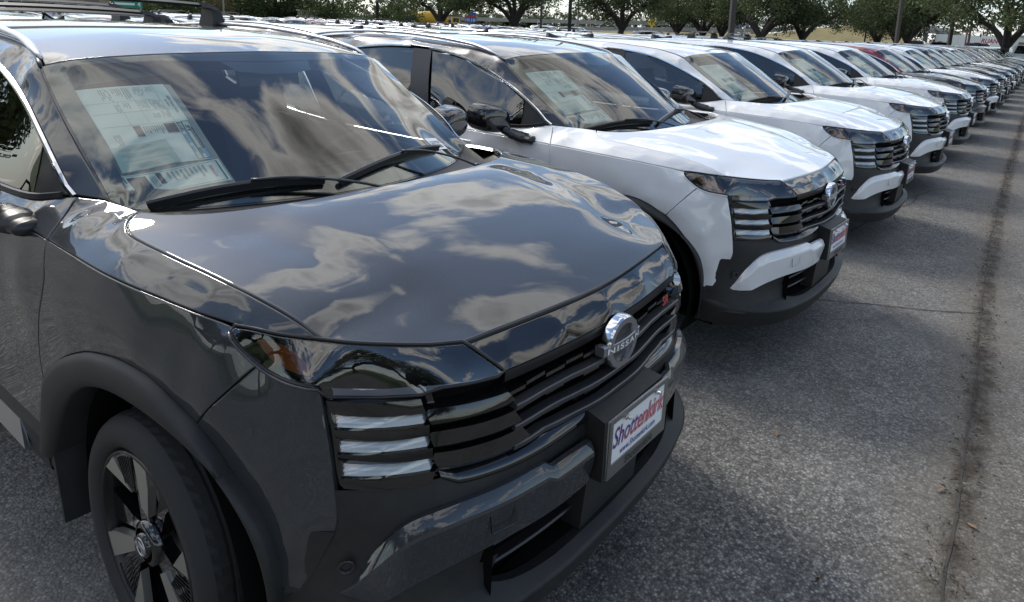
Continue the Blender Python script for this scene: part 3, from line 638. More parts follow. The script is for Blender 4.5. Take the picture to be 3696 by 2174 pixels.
LABELS_ON = []
def smooth_norm(P): return P
def build_front(onW, ws):
    # ---- headlight: smoked lens over a dark housing
    strip_top = [(.555,.703,.936),(.58,.678,.932),(.607,.655,.931),(.645,.625,.932),(.677,.597,.936),(.719,.559,.939),(.775,.491,.9425),(.808,.428,.938)]
    strip_bot = [(.560,.702,.909),(.59,.669,.904),(.635,.635,.905),(.659,.618,.908),(.699,.586,.911),(.710,.577,.913),(.720,.567,.918),(.734,.550,.926),(.752,.531,.929),(.779,.494,.930),(.808,.436,.931)]
    hl_in = [(.729,.472,1.010),(.756,.456,.990),(.789,.433,.962),(.811,.414,.938)]
    body = [HLTOP, hl_in, [(.811,.414,.938),(.808,.432,.929)], rev(strip_bot), [(.560,.702,.909),(.551,.712,.910),(.548,.717,.915),(.543,.721,.936)], rev(HLBOT)]
    inn = [(.45,.745,.985),(.55,.695,.975),(.65,.607,.972),(.72,.535,.970)]
    inn = onF([(0,.735,.985),(0,.69,.975),(0,.60,.965),(0,.60,.99),(0,.53,.965),(0,.53,.99),(0,.48,.965)])
    lens, house = MB(), MB()
    lens.patch(body, inn, h=.02, gap=.004, flange=.006, normal=(.72,.62,.3), lam=4e-5, edge=.003)
    L = P('headlight', lens, ['lens_smoke'], None, 0, RL)
    house.patch(body, inn, h=.03, gap=.001, flange=0, normal=(.72,.62,.3), lam=2e-6, off=-.035, edge=.001)
    P('headlight_housing', house, ['lamp_inside'], L, 0, RL)
    rim = MB(); rp = [p for c in body for p in list(crom(c))[:-1]]; rp.append(rp[0]); rim.tube(resamp(np.array(rp)-[.004,.003,0], .025), .0045, 6, caps=False); P('headlight_seal', rim, ['satin_black'], L, 2, RL)
    am = [(.348,.766,1.012),(.373,.764,.994),(.404,.761,.974),(.444,.754,.961),(.491,.743,.957),(.534,.722,.955),(.516,.721,.970),(.493,.722,.987),(.467,.727,1.001),(.439,.735,1.010),(.414,.744,1.012),(.382,.756,1.013)]
    a = MB(); a.patch([am[:6], am[5:]+am[:1]], [], h=.02, gap=0, flange=0, normal=(.6,.75,.3), off=-.008); P('amber_reflector', a, ['amber'], L, 0, RL)
    g = MB(); g.patch([strip_top, [strip_top[-1], strip_bot[-1]], rev(strip_bot), [strip_bot[0], strip_top[0]]], [], h=.015, gap=.001, flange=0, normal=(.75,.6,0), off=-.003, lam=1e-6); P('light_guide', g, ['lightguide'], L, 0, RL)
    for (x, s, z) in ((.531,.696,.988),(.596,.647,.984),(.654,.597,.983),(.703,.543,.987)):
        q = np.array([x, s, z]); n = np.array([.72,.64,.1]); n /= np.linalg.norm(n); t = np.cross([0,0,1], n); t /= np.linalg.norm(t)
        m = MB(); c0 = q-n*.020
        fr = [c0+t*u*.016+np.array([0,0,v*.010]) for u, v in ((-1,-1),(1,-1),(1,1),(-1,1))]; bk = [c0-n*.02+t*u*.024+np.array([0,0,v*.016]) for u, v in ((-1,-1),(1,-1),(1,1),(-1,1))]
        m.hexa(bk+fr, 0)
        m.tube([c0+t*-.026+np.array([0,0,.016]), c0+t*-.004+np.array([0,0,.012])], .0018, 5, mi=1); m.tube([c0+t*.006+np.array([0,0,.012])+n*.002, c0+t*.014+np.array([0,0,.016])+n*.002], .003, 5, mi=1)
        P('projector', m, ['gloss_black','chrome'], L, 2, RL)
    # ---- three daytime lamps each side: ribbed bright bars in black frames
    bars = (((.570,.697,.868),(.716,.583,.873),(.723,.579,.849),(.588,.704,.847)), ((.583,.696,.809),(.723,.578,.816),(.733,.577,.793),(.598,.704,.790)), ((.591,.694,.755),(.732,.575,.761),(.742,.575,.736),(.609,.703,.734)))
    for tl, tr, br, bl in bars:
        f = MB(); nr = 3; n = 12
        A_ = lambda p, q, t: np.asarray(p)*(1-t)+np.asarray(q)*t+np.array([.62,.78,0])*.010*4*t*(1-t)
        nn = np.array([.62,.78,0])
        rows = []
        for i in range(n):
            t = i/(n-1); a, b = A_(tl, tr, t), A_(bl, br, t)
            rows.append([tuple(a*(1-k/(2*nr))+b*(k/(2*nr))+nn*(.003 if k % 2 else -.006)) for k in range(2*nr+1)])
        f.grid(rows, smooth=False)
        for r in (rows[0], rows[-1]): f.add(r+[tuple(np.array(r[-1])-nn*.03), tuple(np.array(r[0])-nn*.03)], [tuple(range(len(r)+2))], smooth=False)
        d = P('daytime_lamp', f, ['drl'], None, 0, RL)
        c = MB(); c.grid([[tuple(np.array(r[0])+nn*.009+[0,0,.003]), tuple((np.array(r[0])+np.array(r[-1]))/2+nn*.011), tuple(np.array(r[-1])+nn*.009-[0,0,.003])] for r in rows]); P('lamp_cover', c, ['clear_film'], d, 2, RL)
    # black surround of the lamps: outer post and shelves between the lamps
    f = MB()
    post = [BCE[0], BCE[1], BCE[2], BCE[3], BCE[4], BCE[5], (.600,.720,.706)]
    pin = [(.562,.703,.905),(.572,.698,.885),(.578,.700,.868),(.588,.704,.842),(.597,.702,.79),(.606,.703,.74),(.625,.695,.706)]
    a, b = resamp(crom(post), n=20), resamp(crom(pin), n=20)
    f.grid([[tuple(p-np.array([.012,.012,0])), tuple(p*.6+q*.4-np.array([.006,.004,0])), tuple(q-np.array([.004,.004,0])), tuple(q-np.array([.05,.03,0]))] for p, q in zip(a, b)])
    nn = np.array([.62,.78,0])
    edge = [((.556,.703,.905),(.700,.586,.909)), (bars[0][0],bars[0][1]), (bars[0][3],bars[0][2]), (bars[1][0],bars[1][1]), (bars[1][3],bars[1][2]), (bars[2][0],bars[2][1]), (bars[2][3],bars[2][2]), ((.617,.703,.708),(.742,.585,.704))]
    for k in range(0, 8, 2):
        (a0, a1), (b0, b1) = edge[k], edge[k+1]; cols = []
        for i in range(9):
            t = -.04+1.10*i/8; w = .010*4*t*(1-t)
            a = np.array(a0)*(1-t)+np.array(a1)*t+nn*w-[0,0,.002]; b = np.array(b0)*(1-t)+np.array(b1)*t+nn*w+[0,0,.002]; m = (a+b)/2
            cols.append([tuple(a-nn*.035), tuple(a+nn*.004), tuple(m+nn*.005), tuple(b+nn*.003), tuple(b-nn*.035)])
        f.grid([c[:2] for c in cols], smooth=False); f.grid([c[1:4] for c in cols]); f.grid([c[3:] for c in cols], smooth=False)
    f.grid([[tuple(np.array(a0)*(1-t)+np.array(a1)*t-nn*.026) for a0, a1 in edge] for t in (-.1, .3, .7, 1.15)])
    P('lamp_surround', f, ['gloss_black'], None, 0, RL)
    # ---- upper gloss panel across the nose, with the bevel below it
    top = HOODF; low = [(.811,.414,.938),(.824,.33,.9365),(.838,.2,.935),(.845,.1,.9345),(.847,0,.934)]
    f = MB()
    top2 = [(x-.002, s, z-.008) for x, s, z in top]
    f.patch([top2, mir(rev(top2)), [(.727,-.472,1.002),(.756,-.456,.990),(.789,-.433,.962),(.811,-.414,.938)], mir(low), rev(low), rev([(.727,.472,1.002),(.756,.456,.990),(.789,.433,.962),(.811,.414,.938)])],
            [(.822,0,.972),(.813,.2,.973),(.813,-.2,.973),(.782,.38,.977),(.782,-.38,.977)], h=.025, gap=.002, flange=.01, normal=(.85,0,.5), lam=2e-6, edge=.003)
    gp = P('grille_panel', f, ['gloss_black'], None, 0)
    f = MB(); ev = resamp(crom(low), n=14); bev = [(p[0]+.004-.018*0, p[1], p[2]-.028) for p in ev]
    full = lambda C: [tuple(p) for p in C]+[(p[0], -p[1], p[2]) for p in reversed(list(C)[:-1])]
    r1, r2 = full([tuple(p) for p in ev]), full(bev)
    f.grid([[ (p[0]-.001,p[1],p[2]+.001), (q[0]-.006,q[1],q[2]), (q[0]-.05,q[1],q[2]) ] for p, q in zip(r1, r2)]); P('panel_bevel', f, ['satin_black'], gp, 0)
    # ---- grille: dark back, three long bars, staggered blocks
    f = MB(); f.grid([[(FT([[s, z]])[0]-.055, s, z) for z in np.linspace(.68,.925,6)] for s in np.linspace(-.56,.56,25)]); gr = P('grille', f, ['dark_void'], None, 0)
    gb = (([(.725,.573,.881),(.746,.553,.885),(.78,.516,.888),(.809,.471,.892),(.827,.420,.894)], [(.735,.569,.851),(.763,.542,.855),(.795,.501,.861),(.816,.463,.865),(.831,.424,.868),(.834,.405,.872)], .852, .36),
          ([(.735,.569,.827),(.766,.54,.832),(.783,.519,.834),(.815,.469,.837),(.835,.402,.839)], [(.744,.567,.796),(.771,.535,.799),(.798,.497,.803),(.824,.44,.805),(.836,.381,.806)], .795, .34),
          ([(.742,.565,.775),(.783,.517,.777),(.807,.477,.779),(.833,.394,.780),(.836,.373,.780)], [(.751,.562,.742),(.771,.534,.741),(.799,.487,.741),(.822,.435,.742),(.838,.375,.745),(.841,.351,.748)], .742, .32))
    for tp, bt, zc, s1 in gb:
        f = MB(); n = 12; a = resamp(crom(tp), n=n); b = resamp(crom(bt), n=n)
        rows = []
        for p, q in zip(a, b):
            p, q = Fx(p[1], p[2], .0), Fx(q[1], q[2], .006); m = Fx((p[1]+q[1])/2, (p[2]+q[2])/2, .0035)
            rows.append([tuple(p-np.array([.06,.03,-.0])), tuple(p), tuple(m), tuple(q), tuple(q-np.array([.004,.003,.010])), tuple(q-np.array([.055,.03,.012]))])
        for r0, r1_ in (((0,1)), ((1,3)), ((3,5))):
            f.grid([r[r0:r1_+1] for r in rows], smooth=True)
        f.add(rows[-1], [tuple(range(6))], smooth=False)
        P('grille_blade', f, ['gloss_black'], gr, 0, RL)
        f = MB(); S = np.linspace(-.40, .40, 33)
        zz = lambda s: zc+.0*s-(.006 if abs(s) < .1 else 0)
        pts = [Fx(s, zc-.010*(1-(s/.41)**2), .004) for s in S]
        f.sweep(pts, [(-.028,.004),(.0,.004),(.003,.001),(.002,-.010),(-.028,-.012)], up=(0,0,1)); P('grille_bar', f, ['satin_silver' if False else 'grille_edge'], gr, 0)
    for z0, dz in ((.892, -.020), (.838, -.016), (.783, -.014)):
        for k in range(12):
            s = -.385+k*.07
            if abs(s) < .055: continue
            st = (k % 2)*.5
            f = MB(); w = .033; zt = z0-.010*(1-(s/.41)**2)-(.008 if k % 2 else 0); 
            p = [Fx(s-w, zt, -.012), Fx(s+w, zt, -.012)]
            V = []
            for dzz in (dz*.5, 0):
                V += [tuple(p[0]+[-.03,0,dzz]), tuple(p[0]+[0,0,dzz]), tuple(p[1]+[0,0,dzz]), tuple(p[1]+[-.03,0,dzz])]
            f.hexa(V); P('grille_block', f, ['gloss_black'], gr, 1)
    # lower gloss frame of the grille
    fr = [(.756,.561,.720),(.764,.551,.715),(.772,.537,.701),(.780,.522,.693),(.800,.483,.690),(.825,.43,.691),(.848,.371,.696),(.864,.294,.700),(.874,.155,.703),(.877,0,.704)]
    f = MB(); a = full(resamp(crom(fr), n=24)); 
    f.grid([[ (p[0]-.05,p[1],p[2]+.028), (p[0]-.018,p[1],p[2]+.024), (p[0]-.004,p[1],p[2]+.012), (p[0]+.004,p[1],p[2]+.001), (p[0]+.003,p[1],p[2]-.005), (p[0]-.02,p[1],p[2]-.008)] for p in a]); P('grille_frame', f, ['gloss_black'], gr, 0)
    # ---- matte bumper
    f = MB()
    def prof(z):
        T = {.705: [(.870,0),(.858,.3),(.834,.4),(.785,.5),(.70,.630),(.640,.690),(.598,.722)], .66: [(.880,0),(.862,.3),(.842,.41),(.795,.52),(.71,.635),(.65,.695),(.603,.722)], .58: [(.880,0),(.858,.3),(.838,.42),(.785,.55),(.68,.665),(.64,.700),(.590,.724)],
             .50: [(.868,0),(.848,.3),(.818,.45),(.745,.605),(.655,.69),(.59,.730),(.552,.750)], .44: [(.862,0),(.842,.3),(.806,.47),(.73,.625),(.655,.695),(.59,.738),(.530,.766)], .38: [(.86,0),(.84,.3),(.81,.48),(.745,.63),(.665,.712),(.58,.758),(.475,.787)], .32: [(.88,0),(.86,.3),(.83,.5),(.76,.645),(.67,.73),(.58,.766),(.478,.785)]}
        return T[z]
    rows = []
    for z in (.705,.66,.58,.50,.44,.38,.32):
        h_ = resamp(crom([(x-.004, s, z) for x, s in prof(z)]), n=18); rows.append(full(list(h_[::-1])) if False else [tuple(p) for p in h_[::-1]]+[(p[0], -p[1], p[2]) for p in h_[1:]])
    # leave the lower intake open
    n = len(rows[0]); V = [p for r in rows for p in r]; F = []
    for i in range(len(rows)-1):
        for j in range(n-1):
            q = [V[i*n+j], V[i*n+j+1], V[(i+1)*n+j+1], V[(i+1)*n+j]]
            sm = np.mean([abs(p[1]) for p in q]); zm = np.mean([p[2] for p in q])
            if sm < .455 and zm < .54: continue
            F.append((i*n+j, i*n+j+1, (i+1)*n+j+1, (i+1)*n+j))
    f.add(V, F)
    # lower corner behind the corner panel, down to the lip
    bp = P('bumper', f, ['matte_black'], None, 0)
    f = MB(); f.grid([[(x,s,z) for x,s,z in ((.60,.722,.60),(.55,.752,.47),(.534,.766,.435))], [(x,s,z) for x,s,z in ((.55,.755,.60),(.51,.77,.47),(.49,.782,.425))]]); P('bumper_shadow_gap', f, ['matte_black'], bp, 2, RL)
    # intake: recessed back, blades
    f = MB(); f.grid([[(.78-.03*(abs(s)/.46)**2, s, z) for z in (.30,.42,.54)] for s in np.linspace(-.48,.48,15)])
    f.grid([[(.78, s, .335),(.86-.04*(abs(s)/.45)**3, s, .335)] for s in np.linspace(-.46,.46,13)])
    for sg in RL: f.add([(.77,sg*.46,.33),(.835,sg*.46,.33),(.835,sg*.455,.54),(.77,sg*.46,.54)], [(0,1,2,3)])
    it = P('air_intake', f, ['dark_void'], bp, 0)
    for z in (.395,.450):
        f = MB(); pts = [(.835-.05*(abs(s)/.45)**2.5, s, z) for s in np.linspace(-.45,.45,21)]; f.sweep(pts, [(-.03,.003),(.0,.005),(.004,0),(0,-.006),(-.03,-.004)]); P('intake_blade', f, ['satin_black'], bp, 1)
    # ---- painted trim of the bumper: one broad bar with sloping ends
    up = [(.601,.722,.433),(.622,.703,.473),(.650,.683,.522),(.690,.656,.580),(.712,.640,.608),(.735,.618,.629),(.760,.592,.642),(.783,.560,.650),(.806,.522,.656),(.830,.473,.660),(.850,.417,.663),(.861,.36,.6625),(.868,.318,.661)]
    notch = [(.868,.318,.661),(.884,.302,.650)]
    upc = [(.884,.302,.650),(.893,.22,.652),(.898,.16,.650)]
    end = [(.898,.16,.650),(.905,.152,.62),(.900,.15,.57),(.889,.152,.512)]
    lo = [(.889,.152,.512),(.882,.25,.510),(.870,.334,.511),(.854,.41,.514),(.836,.47,.513),(.812,.528,.507),(.783,.580,.494),(.756,.618,.478),(.735,.645,.463),(.712,.671,.446)]
    bt = [(.712,.671,.446),(.66,.696,.436),(.601,.722,.433)]
    U = np.r_[resamp(crom(up), n=44), resamp(crom(upc), n=10)]; nu = len(U)
    low = np.r_[resamp(np.array([(.601,.722,.433),(.66,.697,.437),(.712,.671,.446)]), n=20), resamp(crom(rev(lo)), n=80)[1:]]
    su = np.r_[0, np.cumsum(np.linalg.norm(np.diff(U, axis=0), axis=1))]; su /= su[-1]
    sl = np.r_[0, np.cumsum(np.linalg.norm(np.diff(low, axis=0), axis=1))]; sl /= sl[-1]
    Q = np.stack([np.interp(su, sl, low[:, k]) for k in range(3)], 1)
    f = MB(); rows = []
    for p, q, a in zip(U, Q, su):
        w = min(1, max(0, (p[1]-.25)/.4)); out = np.array([.97-.25*w, .15+.5*w, .04]); out /= np.linalg.norm(out); k = min(1, a*8+.15)
        rows.append([p-out*.014, p+out*.002, p*.91+q*.09+out*.013*k, p*.80+q*.20+out*.0215*k, p*.74+q*.26+out*.0235*k, p*.45+q*.55+out*.0175*k, p*.10+q*.90+out*.008*k, q+out*.005*k, q-out*.014])
    g_ = lambda a, b: f.grid([[tuple(x) for x in r[a:b+1]] for r in rows])
    for a, b in ((0,1),(1,3),(3,4),(4,7),(7,8)): g_(a, b)
    f.add([tuple(x) for x in rows[-1]], [tuple(range(9))], smooth=False)
    P('bumper_trim', f, ['paint_gunmetal'], None, 0, RL)
    # tow eye cover, only on the right: thin gap round it and the lid
    tc = [(.857,.484,.6405),(.8805,.421,.638),(.8805,.421,.556),(.860,.486,.563)]
    tps_pts = [(.833,.515,.605),(.868,.42,.618),(.888,.33,.62),(.845,.50,.56),(.875,.40,.56),(.862,.42,.645),(.83,.49,.645),(.806,.522,.656),(.836,.47,.513),(.854,.41,.514)]
    T = TPS([p[1:] for p in tps_pts], [p[0] for p in tps_pts], 1e-5)
    def sq(lo_s, hi_s, lo_z, hi_z, r, n=4):
        out = []
        for cx, cz, a0 in ((hi_s-r, hi_z-r, 0), (lo_s+r, hi_z-r, 90), (lo_s+r, lo_z+r, 180), (hi_s-r, lo_z+r, 270)):
            for k in range(n+1):
                t = math.radians(a0+90*k/n); out.append((cx+r*math.cos(t), cz+r*math.sin(t)))
        return out
    q1 = sq(.421,.486,.559,.638,.008); q2 = sq(.4235,.4835,.5615,.6355,.007)
    nr = np.array([.93,.35,0])
    def tt(s, z, o): return tuple(np.array([T([[s, z+.006*(s-.45)/.03*-1]])[0]+.004, s, z-(s-.42)*.0])+nr*o)
    f = MB(); n = len(q1); f.add([tt(*p, .0008) for p in q1]+[tt(*p, .0008) for p in q2], [(i, (i+1) % n, n+(i+1) % n, n+i) for i in range(n)], smooth=False); P('cover_gap', f, ['dark_void'], None, 2)
    f = MB(); f.tube([tt(*p, .002) for p in q2+q2[:1]], .0012, 5, caps=False); P('tow_cover', f, ['paint_gunmetal'], None, 2)
    # parking sensor
    for sp in ((.628,.712,.520),):
        n = np.array([.75,.66,0]); u = np.array([-.66,.75,0]); w = np.array([0,0,1.])
        f = MB(); ring = []
        for r, d in ((.019,.001),(.017,.003),(.012,.001),(.011,-.004)):
            ring.append([tuple(np.array(sp)+n*(d+.006)+(u*math.cos(t)+w*math.sin(t))*r) for t in np.linspace(0, 2*PI, 19)])
        f.grid(ring); f.add(ring[-1][:-1], [tuple(range(18))]); P('parking_sensor', f, ['satin_black'], None, 2, RL)
    # ---- lower lip
    LO = [(.920,0,.322),(.914,.2,.322),(.904,.3,.323),(.888,.4,.325),(.862,.5,.326),(.816,.59,.328),(.745,.67,.331),(.66,.73,.336),(.57,.772,.342),(.478,.787,.345)]
    LI = [(.880,0,.338),(.874,.2,.340),(.864,.3,.345),(.838,.4,.358),(.792,.48,.388),(.738,.56,.412),(.690,.63,.425),(.625,.69,.425),(.545,.748,.42),(.477,.783,.415)]
    UI = [(.84,0,.333),(.835,.2,.334),(.828,.3,.337),(.81,.39,.352),(.775,.47,.384),(.725,.55,.414),(.675,.625,.432),(.610,.690,.436),(.535,.748,.432),(.476,.780,.425)]
    LB = [(x-.03, s*.985, .238) for x, s, z in LO]
    UB = [(x-.20, s*.92, .225) for x, s, z in LO]
    R_ = [resamp(crom(c), n=30) for c in (UI, LI, LO, LB, UB)]
    rows = []
    for i in range(30):
        u_, l_, o_, b_, ub = [r[i] for r in R_]
        e = o_-l_; 
        o1 = o_-e/np.linalg.norm(e)*.012+np.array([0,0,.001]); o2 = o_+(b_-o_)/np.linalg.norm(b_-o_)*.012
        rows.append([u_, l_, o1, o_, o2, (o2+b_)/2+[.004,0,0], b_, ub])
    for a, b in ((0,1),(1,2),(2,4),(4,6),(6,7)):
        rr = [[tuple(p) for p in r[a:b+1]] for r in rows]
        f = MB() if a == 0 else f
        f.grid([[(p[0], -p[1], p[2]) for p in r] for r in reversed(rr)]+rr[1:])
    P('bumper_lip', f, ['matte_black'], None, 0)
    # ---- plate bracket, plate, frame, print
    s0, s1 = -.165, .150
    f = MB()
    f.hexa([(.83,s0+.02,.515),(.935,s0,.53),(.938,s1,.53),(.83,s1-.01,.515),(.80,s0+.02,.735),(.932,s0,.708),(.936,s1,.712),(.80,s1-.01,.735)])
    f.hexa([(.80,-.145,.335),(.868,-.145,.340),(.868,.140,.340),(.80,.140,.335),(.80,-.145,.53),(.884,-.145,.53),(.884,.140,.53),(.80,.140,.53)])
    br = P('plate_bracket', f, ['matte_black'], None, 0)
    ps0, ps1, pz0, pz1 = -.172, .134, .528, .708
    def pl(a, b, o=0.): return (.9405+(.006*a)+o, ps1+(ps0-ps1)*a, pz0+(pz1-pz0)*b)      # a from the car's right to its left
    f = MB(); f.hexa([pl(0,0,-.004),pl(0,0),pl(1,0),pl(1,0,-.004),pl(0,1,-.004),pl(0,1),pl(1,1),pl(1,1,-.004)]); pt = P('license_plate', f, ['white_print'], None, 0)
    f = MB(); o = [pl(0,0,.004),pl(1,0,.004),pl(1,1,.004),pl(0,1,.004)]; i_ = [pl(.05,.215,.004),pl(.95,.215,.004),pl(.95,.93,.004),pl(.05,.93,.004)]; ib = [pl(.05,.215,.0005),pl(.95,.215,.0005),pl(.95,.93,.0005),pl(.05,.93,.0005)]; ob = [pl(0,0,-.006),pl(1,0,-.006),pl(1,1,-.006),pl(0,1,-.006)]
    V = o+i_+ib+ob; F = [(k, (k+1) % 4, 4+(k+1) % 4, 4+k) for k in range(4)]+[(4+k, 4+(k+1) % 4, 8+(k+1) % 4, 8+k) for k in range(4)]+[(12+k, 12+(k+1) % 4, (k+1) % 4, k) for k in range(4)]
    f.add(V, F, smooth=False); P('plate_frame', f, ['steel_frame'], pt, 0)
    def on_plate(V, a0, b0, sc, shear=0.):   # text mesh (metres) to the plate
        return [(.9405+.006*(a0+(x*sc)/.306)+.0012+z, ps1-(a0*.306+x*sc), pz0+(b0*.18+y*sc)) for x, y, z in V]
    def word(t, a0, b0, size, width, m, shear=0., bold=0., dz=0., name='lettering', lvl=1, par=pt):
        V, F = text_mesh(t, size, 0, shear, bold); w = V[:, 0].max()-V[:, 0].min(); k = width/w
        V = V-[V[:, 0].min(), 0, 0]; V[:, 0] *= k; V[:, 2] = dz
        f = MB(); f.add(on_plate(V, a0, b0, 1.), F, smooth=False); return P(name, f, [m], par, lvl)
    word('Shottenkirk', .075, .47, .085, .268, 'ink_red', .28, .0019, .0000)
    word('Shottenkirk', .075, .472, .085, .268, 'white_print', .28, .0011, .0003)
    # blue fill over the red outline: upper left part of each letter reads blue
    word('Shottenkirk', .075, .475, .085, .268, 'plate_blend', .28, .0, .0006)
    word('www.Shottenkirk.com', .20, .285, .028, .185, 'ink_blue', .15, .0002, .0004)
    word('Shottenkirk', .27, .055, .030, .15, 'ink', .3, .0006, .0052)
    for a in (.25, .78):
        f = MB(); f.lathe([(0,0),(0,.0)], 6) if False else None
        c = pl(a, .90, .006); ring = [[(c[0]+d, c[1]+r*math.cos(t), c[2]+r*math.sin(t)) for t in np.linspace(0, 2*PI, 9)] for r, d in ((.009,-.003),(.009,.002),(.0055,.003),(.005,.012),(.003,.015))]
        f.grid(ring, smooth=False); f.add(ring[-1][:-1], [tuple(range(8))], smooth=False); P('plate_screw', f, ['chrome'], pt, 1)
    # ---- emblem
    ex, ez = .880, .872
    f = MB(); a = np.linspace(0, 2*PI, 41)
    def ring_(r, d): return [(ex+d, r*.98*math.cos(t), ez+r*math.sin(t)) for t in a]
    f.grid([ring_(.078,-.028), ring_(.079,-.008), ring_(.078,-.002)]); f.grid([ring_(.078,-.002), ring_(.074,.004)], mi=0)
    f.grid([ring_(.074,.004), ring_(.057,.004)], mi=1); f.grid([ring_(.057,.004), ring_(.054,-.008)], mi=0)
    f.add(ring_(.054,-.008)[:-1], [tuple(range(40))], mi=2, smooth=False)
    em = P('emblem', f, ['chrome','badge_ring','dark_badge'], None, 0)
    f = MB(); rows = []
    for s in np.linspace(.092, -.092, 9):
        x = ex+.008-.012*(s/.09)**2
        rows.append([(x-.03,s,ez+.014),(x,s,ez+.0145),(x+.002,s,ez+.0125),(x+.002,s,ez-.0125),(x,s,ez-.0145),(x-.03,s,ez-.014)])
    f.grid(rows, smooth=False); f.add(rows[0], [tuple(range(6))], smooth=False); f.add(rows[-1], [tuple(range(6))], smooth=False)
    P('emblem_bar', f, ['badge_ring'], em, 1)
    V, F = text_mesh('NISSAN', .024, 0, 0, .0004, 1.25); w = V[:, 0].max()-V[:, 0].min(); V[:, 0] = (V[:, 0]-V[:, 0].min())*.158/w-.079
    f = MB(); f.add([(ex+.0108-.012*(x/.09)**2+.0006, -x, ez-.0085+y) for x, y, z in V], F, smooth=False); P('emblem_letters', f, ['white_print'], em, 1)
    V, F = text_mesh('SR', .038, .0015, .25, .0008); w = V[:, 0].max()
    f = MB(); f.add([(Fx(-.30-x, .875+y, .0)[0]+z+.002, -.295-x, .865+y) for x, y, z in V], F, smooth=False); P('grille_badge', f, ['badge_red'], gr, 2)
    # ---- papers behind the windshield (right-hand side of the car)
    Q = dict(sheet=((-.98,.585,0),(-1.0,.30,0)))
    def paper_quad(TL, TR, BR, BL, n=8):
        TL, TR, BR, BL = [np.asarray(p, float) for p in (TL, TR, BR, BL)]
        return lambda u, v: (TL*(1-u)+TR*u)*(1-v)+(BL*(1-u)+BR*u)*v
    def sheet(name, quad, off, m, parent, lvl=1, par=ws):
        f = MB(); n = 9; g = paper_quad(*quad)
        f.grid([[onW(g(u, v), off) for u in np.linspace(0, 1, n)] for v in np.linspace(0, 1, n)]); return P(name, f, [m], par, lvl), g
    def on_sheet(g, off, rects, m, name, par, lvl=2):
        f = MB()
        for (u0, v0, u1, v1) in rects:
            k = max(1, int(max(abs(u1-u0), abs(v1-v0))*5)); 
            f.grid([[onW(g(u0+(u1-u0)*i/k, v), off) for i in range(k+1)] for v in (v0, v1)], smooth=False)
        P(name, f, [m], par, lvl)
    def text_on(g, off, txt, u0, v0, h, m, par, asp, width=None, bold=0., lvl=2, name='print'):
        """text runs along v (down the sheet), letters stand along +u"""
        V, F = text_mesh(txt, 1., 0, 0, bold); w = V[:, 0].max()-V[:, 0].min(); V[:, 0] -= V[:, 0].min()
        k = (width/w) if width else h/asp
        f = MB(); f.add([onW(g(u0+y*h, v0+x*k), off) for x, y, z in V], F, smooth=False); P(name, f, [m], par, lvl)
    for nm, (off, quad) in WPAPER.items(): pass
    r = random.Random(3)
    off = -.010
    st, g = sheet('window_sticker', WPAPER['back'][1], -.014, 'paper_grey', ws, 1)
    s1_, g = sheet('price_sheet', WPAPER['sheet'][1], off, 'paper', ws, 1, st)
    lines = []
    def block(u0, v0, u1, v1, n, dens=.8):
        """text lines run along v; n lines spread over u"""
        for i in range(n):
            u = u0+(u1-u0)*(i+.2)/n; w = (u1-u0)/n*.45; v = v0
            while v < v1-.01:
                L = r.uniform(.008, .035); e = min(v+L, v0+(v1-v0)*r.uniform(.75, 1) if v > v0+(v1-v0)*.5 else v1)
                if e <= v: break
                if r.random() < dens: lines.append((u, v, u+w, e))
                v = e+.005
    for (u0, v0, u1, v1, n) in ((.22,.03,.34,.20,5),(.36,.03,.47,.14,5),(.48,.03,.56,.21,3),(.60,.03,.72,.15,5),(.74,.03,.83,.11,4),(.40,.23,.48,.32,3),(.55,.22,.68,.33,6),(.70,.22,.84,.34,6),(.30,.24,.36,.36,3),(.66,.39,.74,.46,4),(.76,.37,.86,.47,5),(.10,.62,.18,.78,4)): block(u0, v0, u1, v1, n)
    on_sheet(g, off+.0012, lines, 'ink_soft', 'print_lines', s1_)
    on_sheet(g, off+.0012, [(.02,.205,.80,.209),(.03,.345,.88,.349),(.05,.515,.86,.519),(.845,.02,.85,.50),(.56,.03,.563,.50),(.36,.20,.363,.515)], 'ink_soft', 'print_rules', s1_)
    on_sheet(g, off+.0012, [(.36,.53,.44,.66),(.70,.53,.83,.65),(.955,.60,.99,.87)], 'ink', 'print_bars', s1_)
    blk = []
    for i in range(9): blk.append((.46+.026*i, .54, .474+.026*i, .54+r.uniform(.06, .11)))
    on_sheet(g, off+.0012, blk, 'ink_soft', 'print_lines', s1_)
    on_sheet(g, off+.0012, [(.955,.87,.998,.985),(.85,.68,.885,.79),(.85,.83,.875,.90)], 'ink_lightblue', 'print_colour', s1_)
    fr_ = lambda u0, v0, u1, v1, w=.006: [(u0,v0,u1,v0+w),(u0,v1-w,u1,v1),(u0,v0,u0+w,v1),(u1-w,v0,u1,v1)]
    on_sheet(g, off+.0012, fr_(.845,.53,.905,.62)+fr_(.905,.52,.995,.99)+fr_(.84,.63,.90,.99), 'ink', 'print_frames', s1_)
    text_on(g, off+.002, '2026 Nissan Kicks', .935, .17, .042, 'ink', s1_, 1.25, .24, .012)
    text_on(g, off+.002, 'SR FWD', .885, .22, .034, 'ink', s1_, 1.25, .10, .012)
    text_on(g, off+.002, '31', .925, .57, .062, 'ink', s1_, 1.25, .075, .02)
    text_on(g, off+.002, '$1,600', .858, .535, .036, 'ink', s1_, 1.25, .080, .02)
    text_on(g, off+.002, '$500', .915, .86, .036, 'ink', s1_, 1.25, .075, .02)
    text_on(g, off+.0024, 'Fuel Economy and Environment', .962, .61, .022, 'white_print', s1_, 1.25, .25)
    s2_, g2 = sheet('green_card', WPAPER['card'][1], off+.0035, 'paper_green', ws, 1, st)
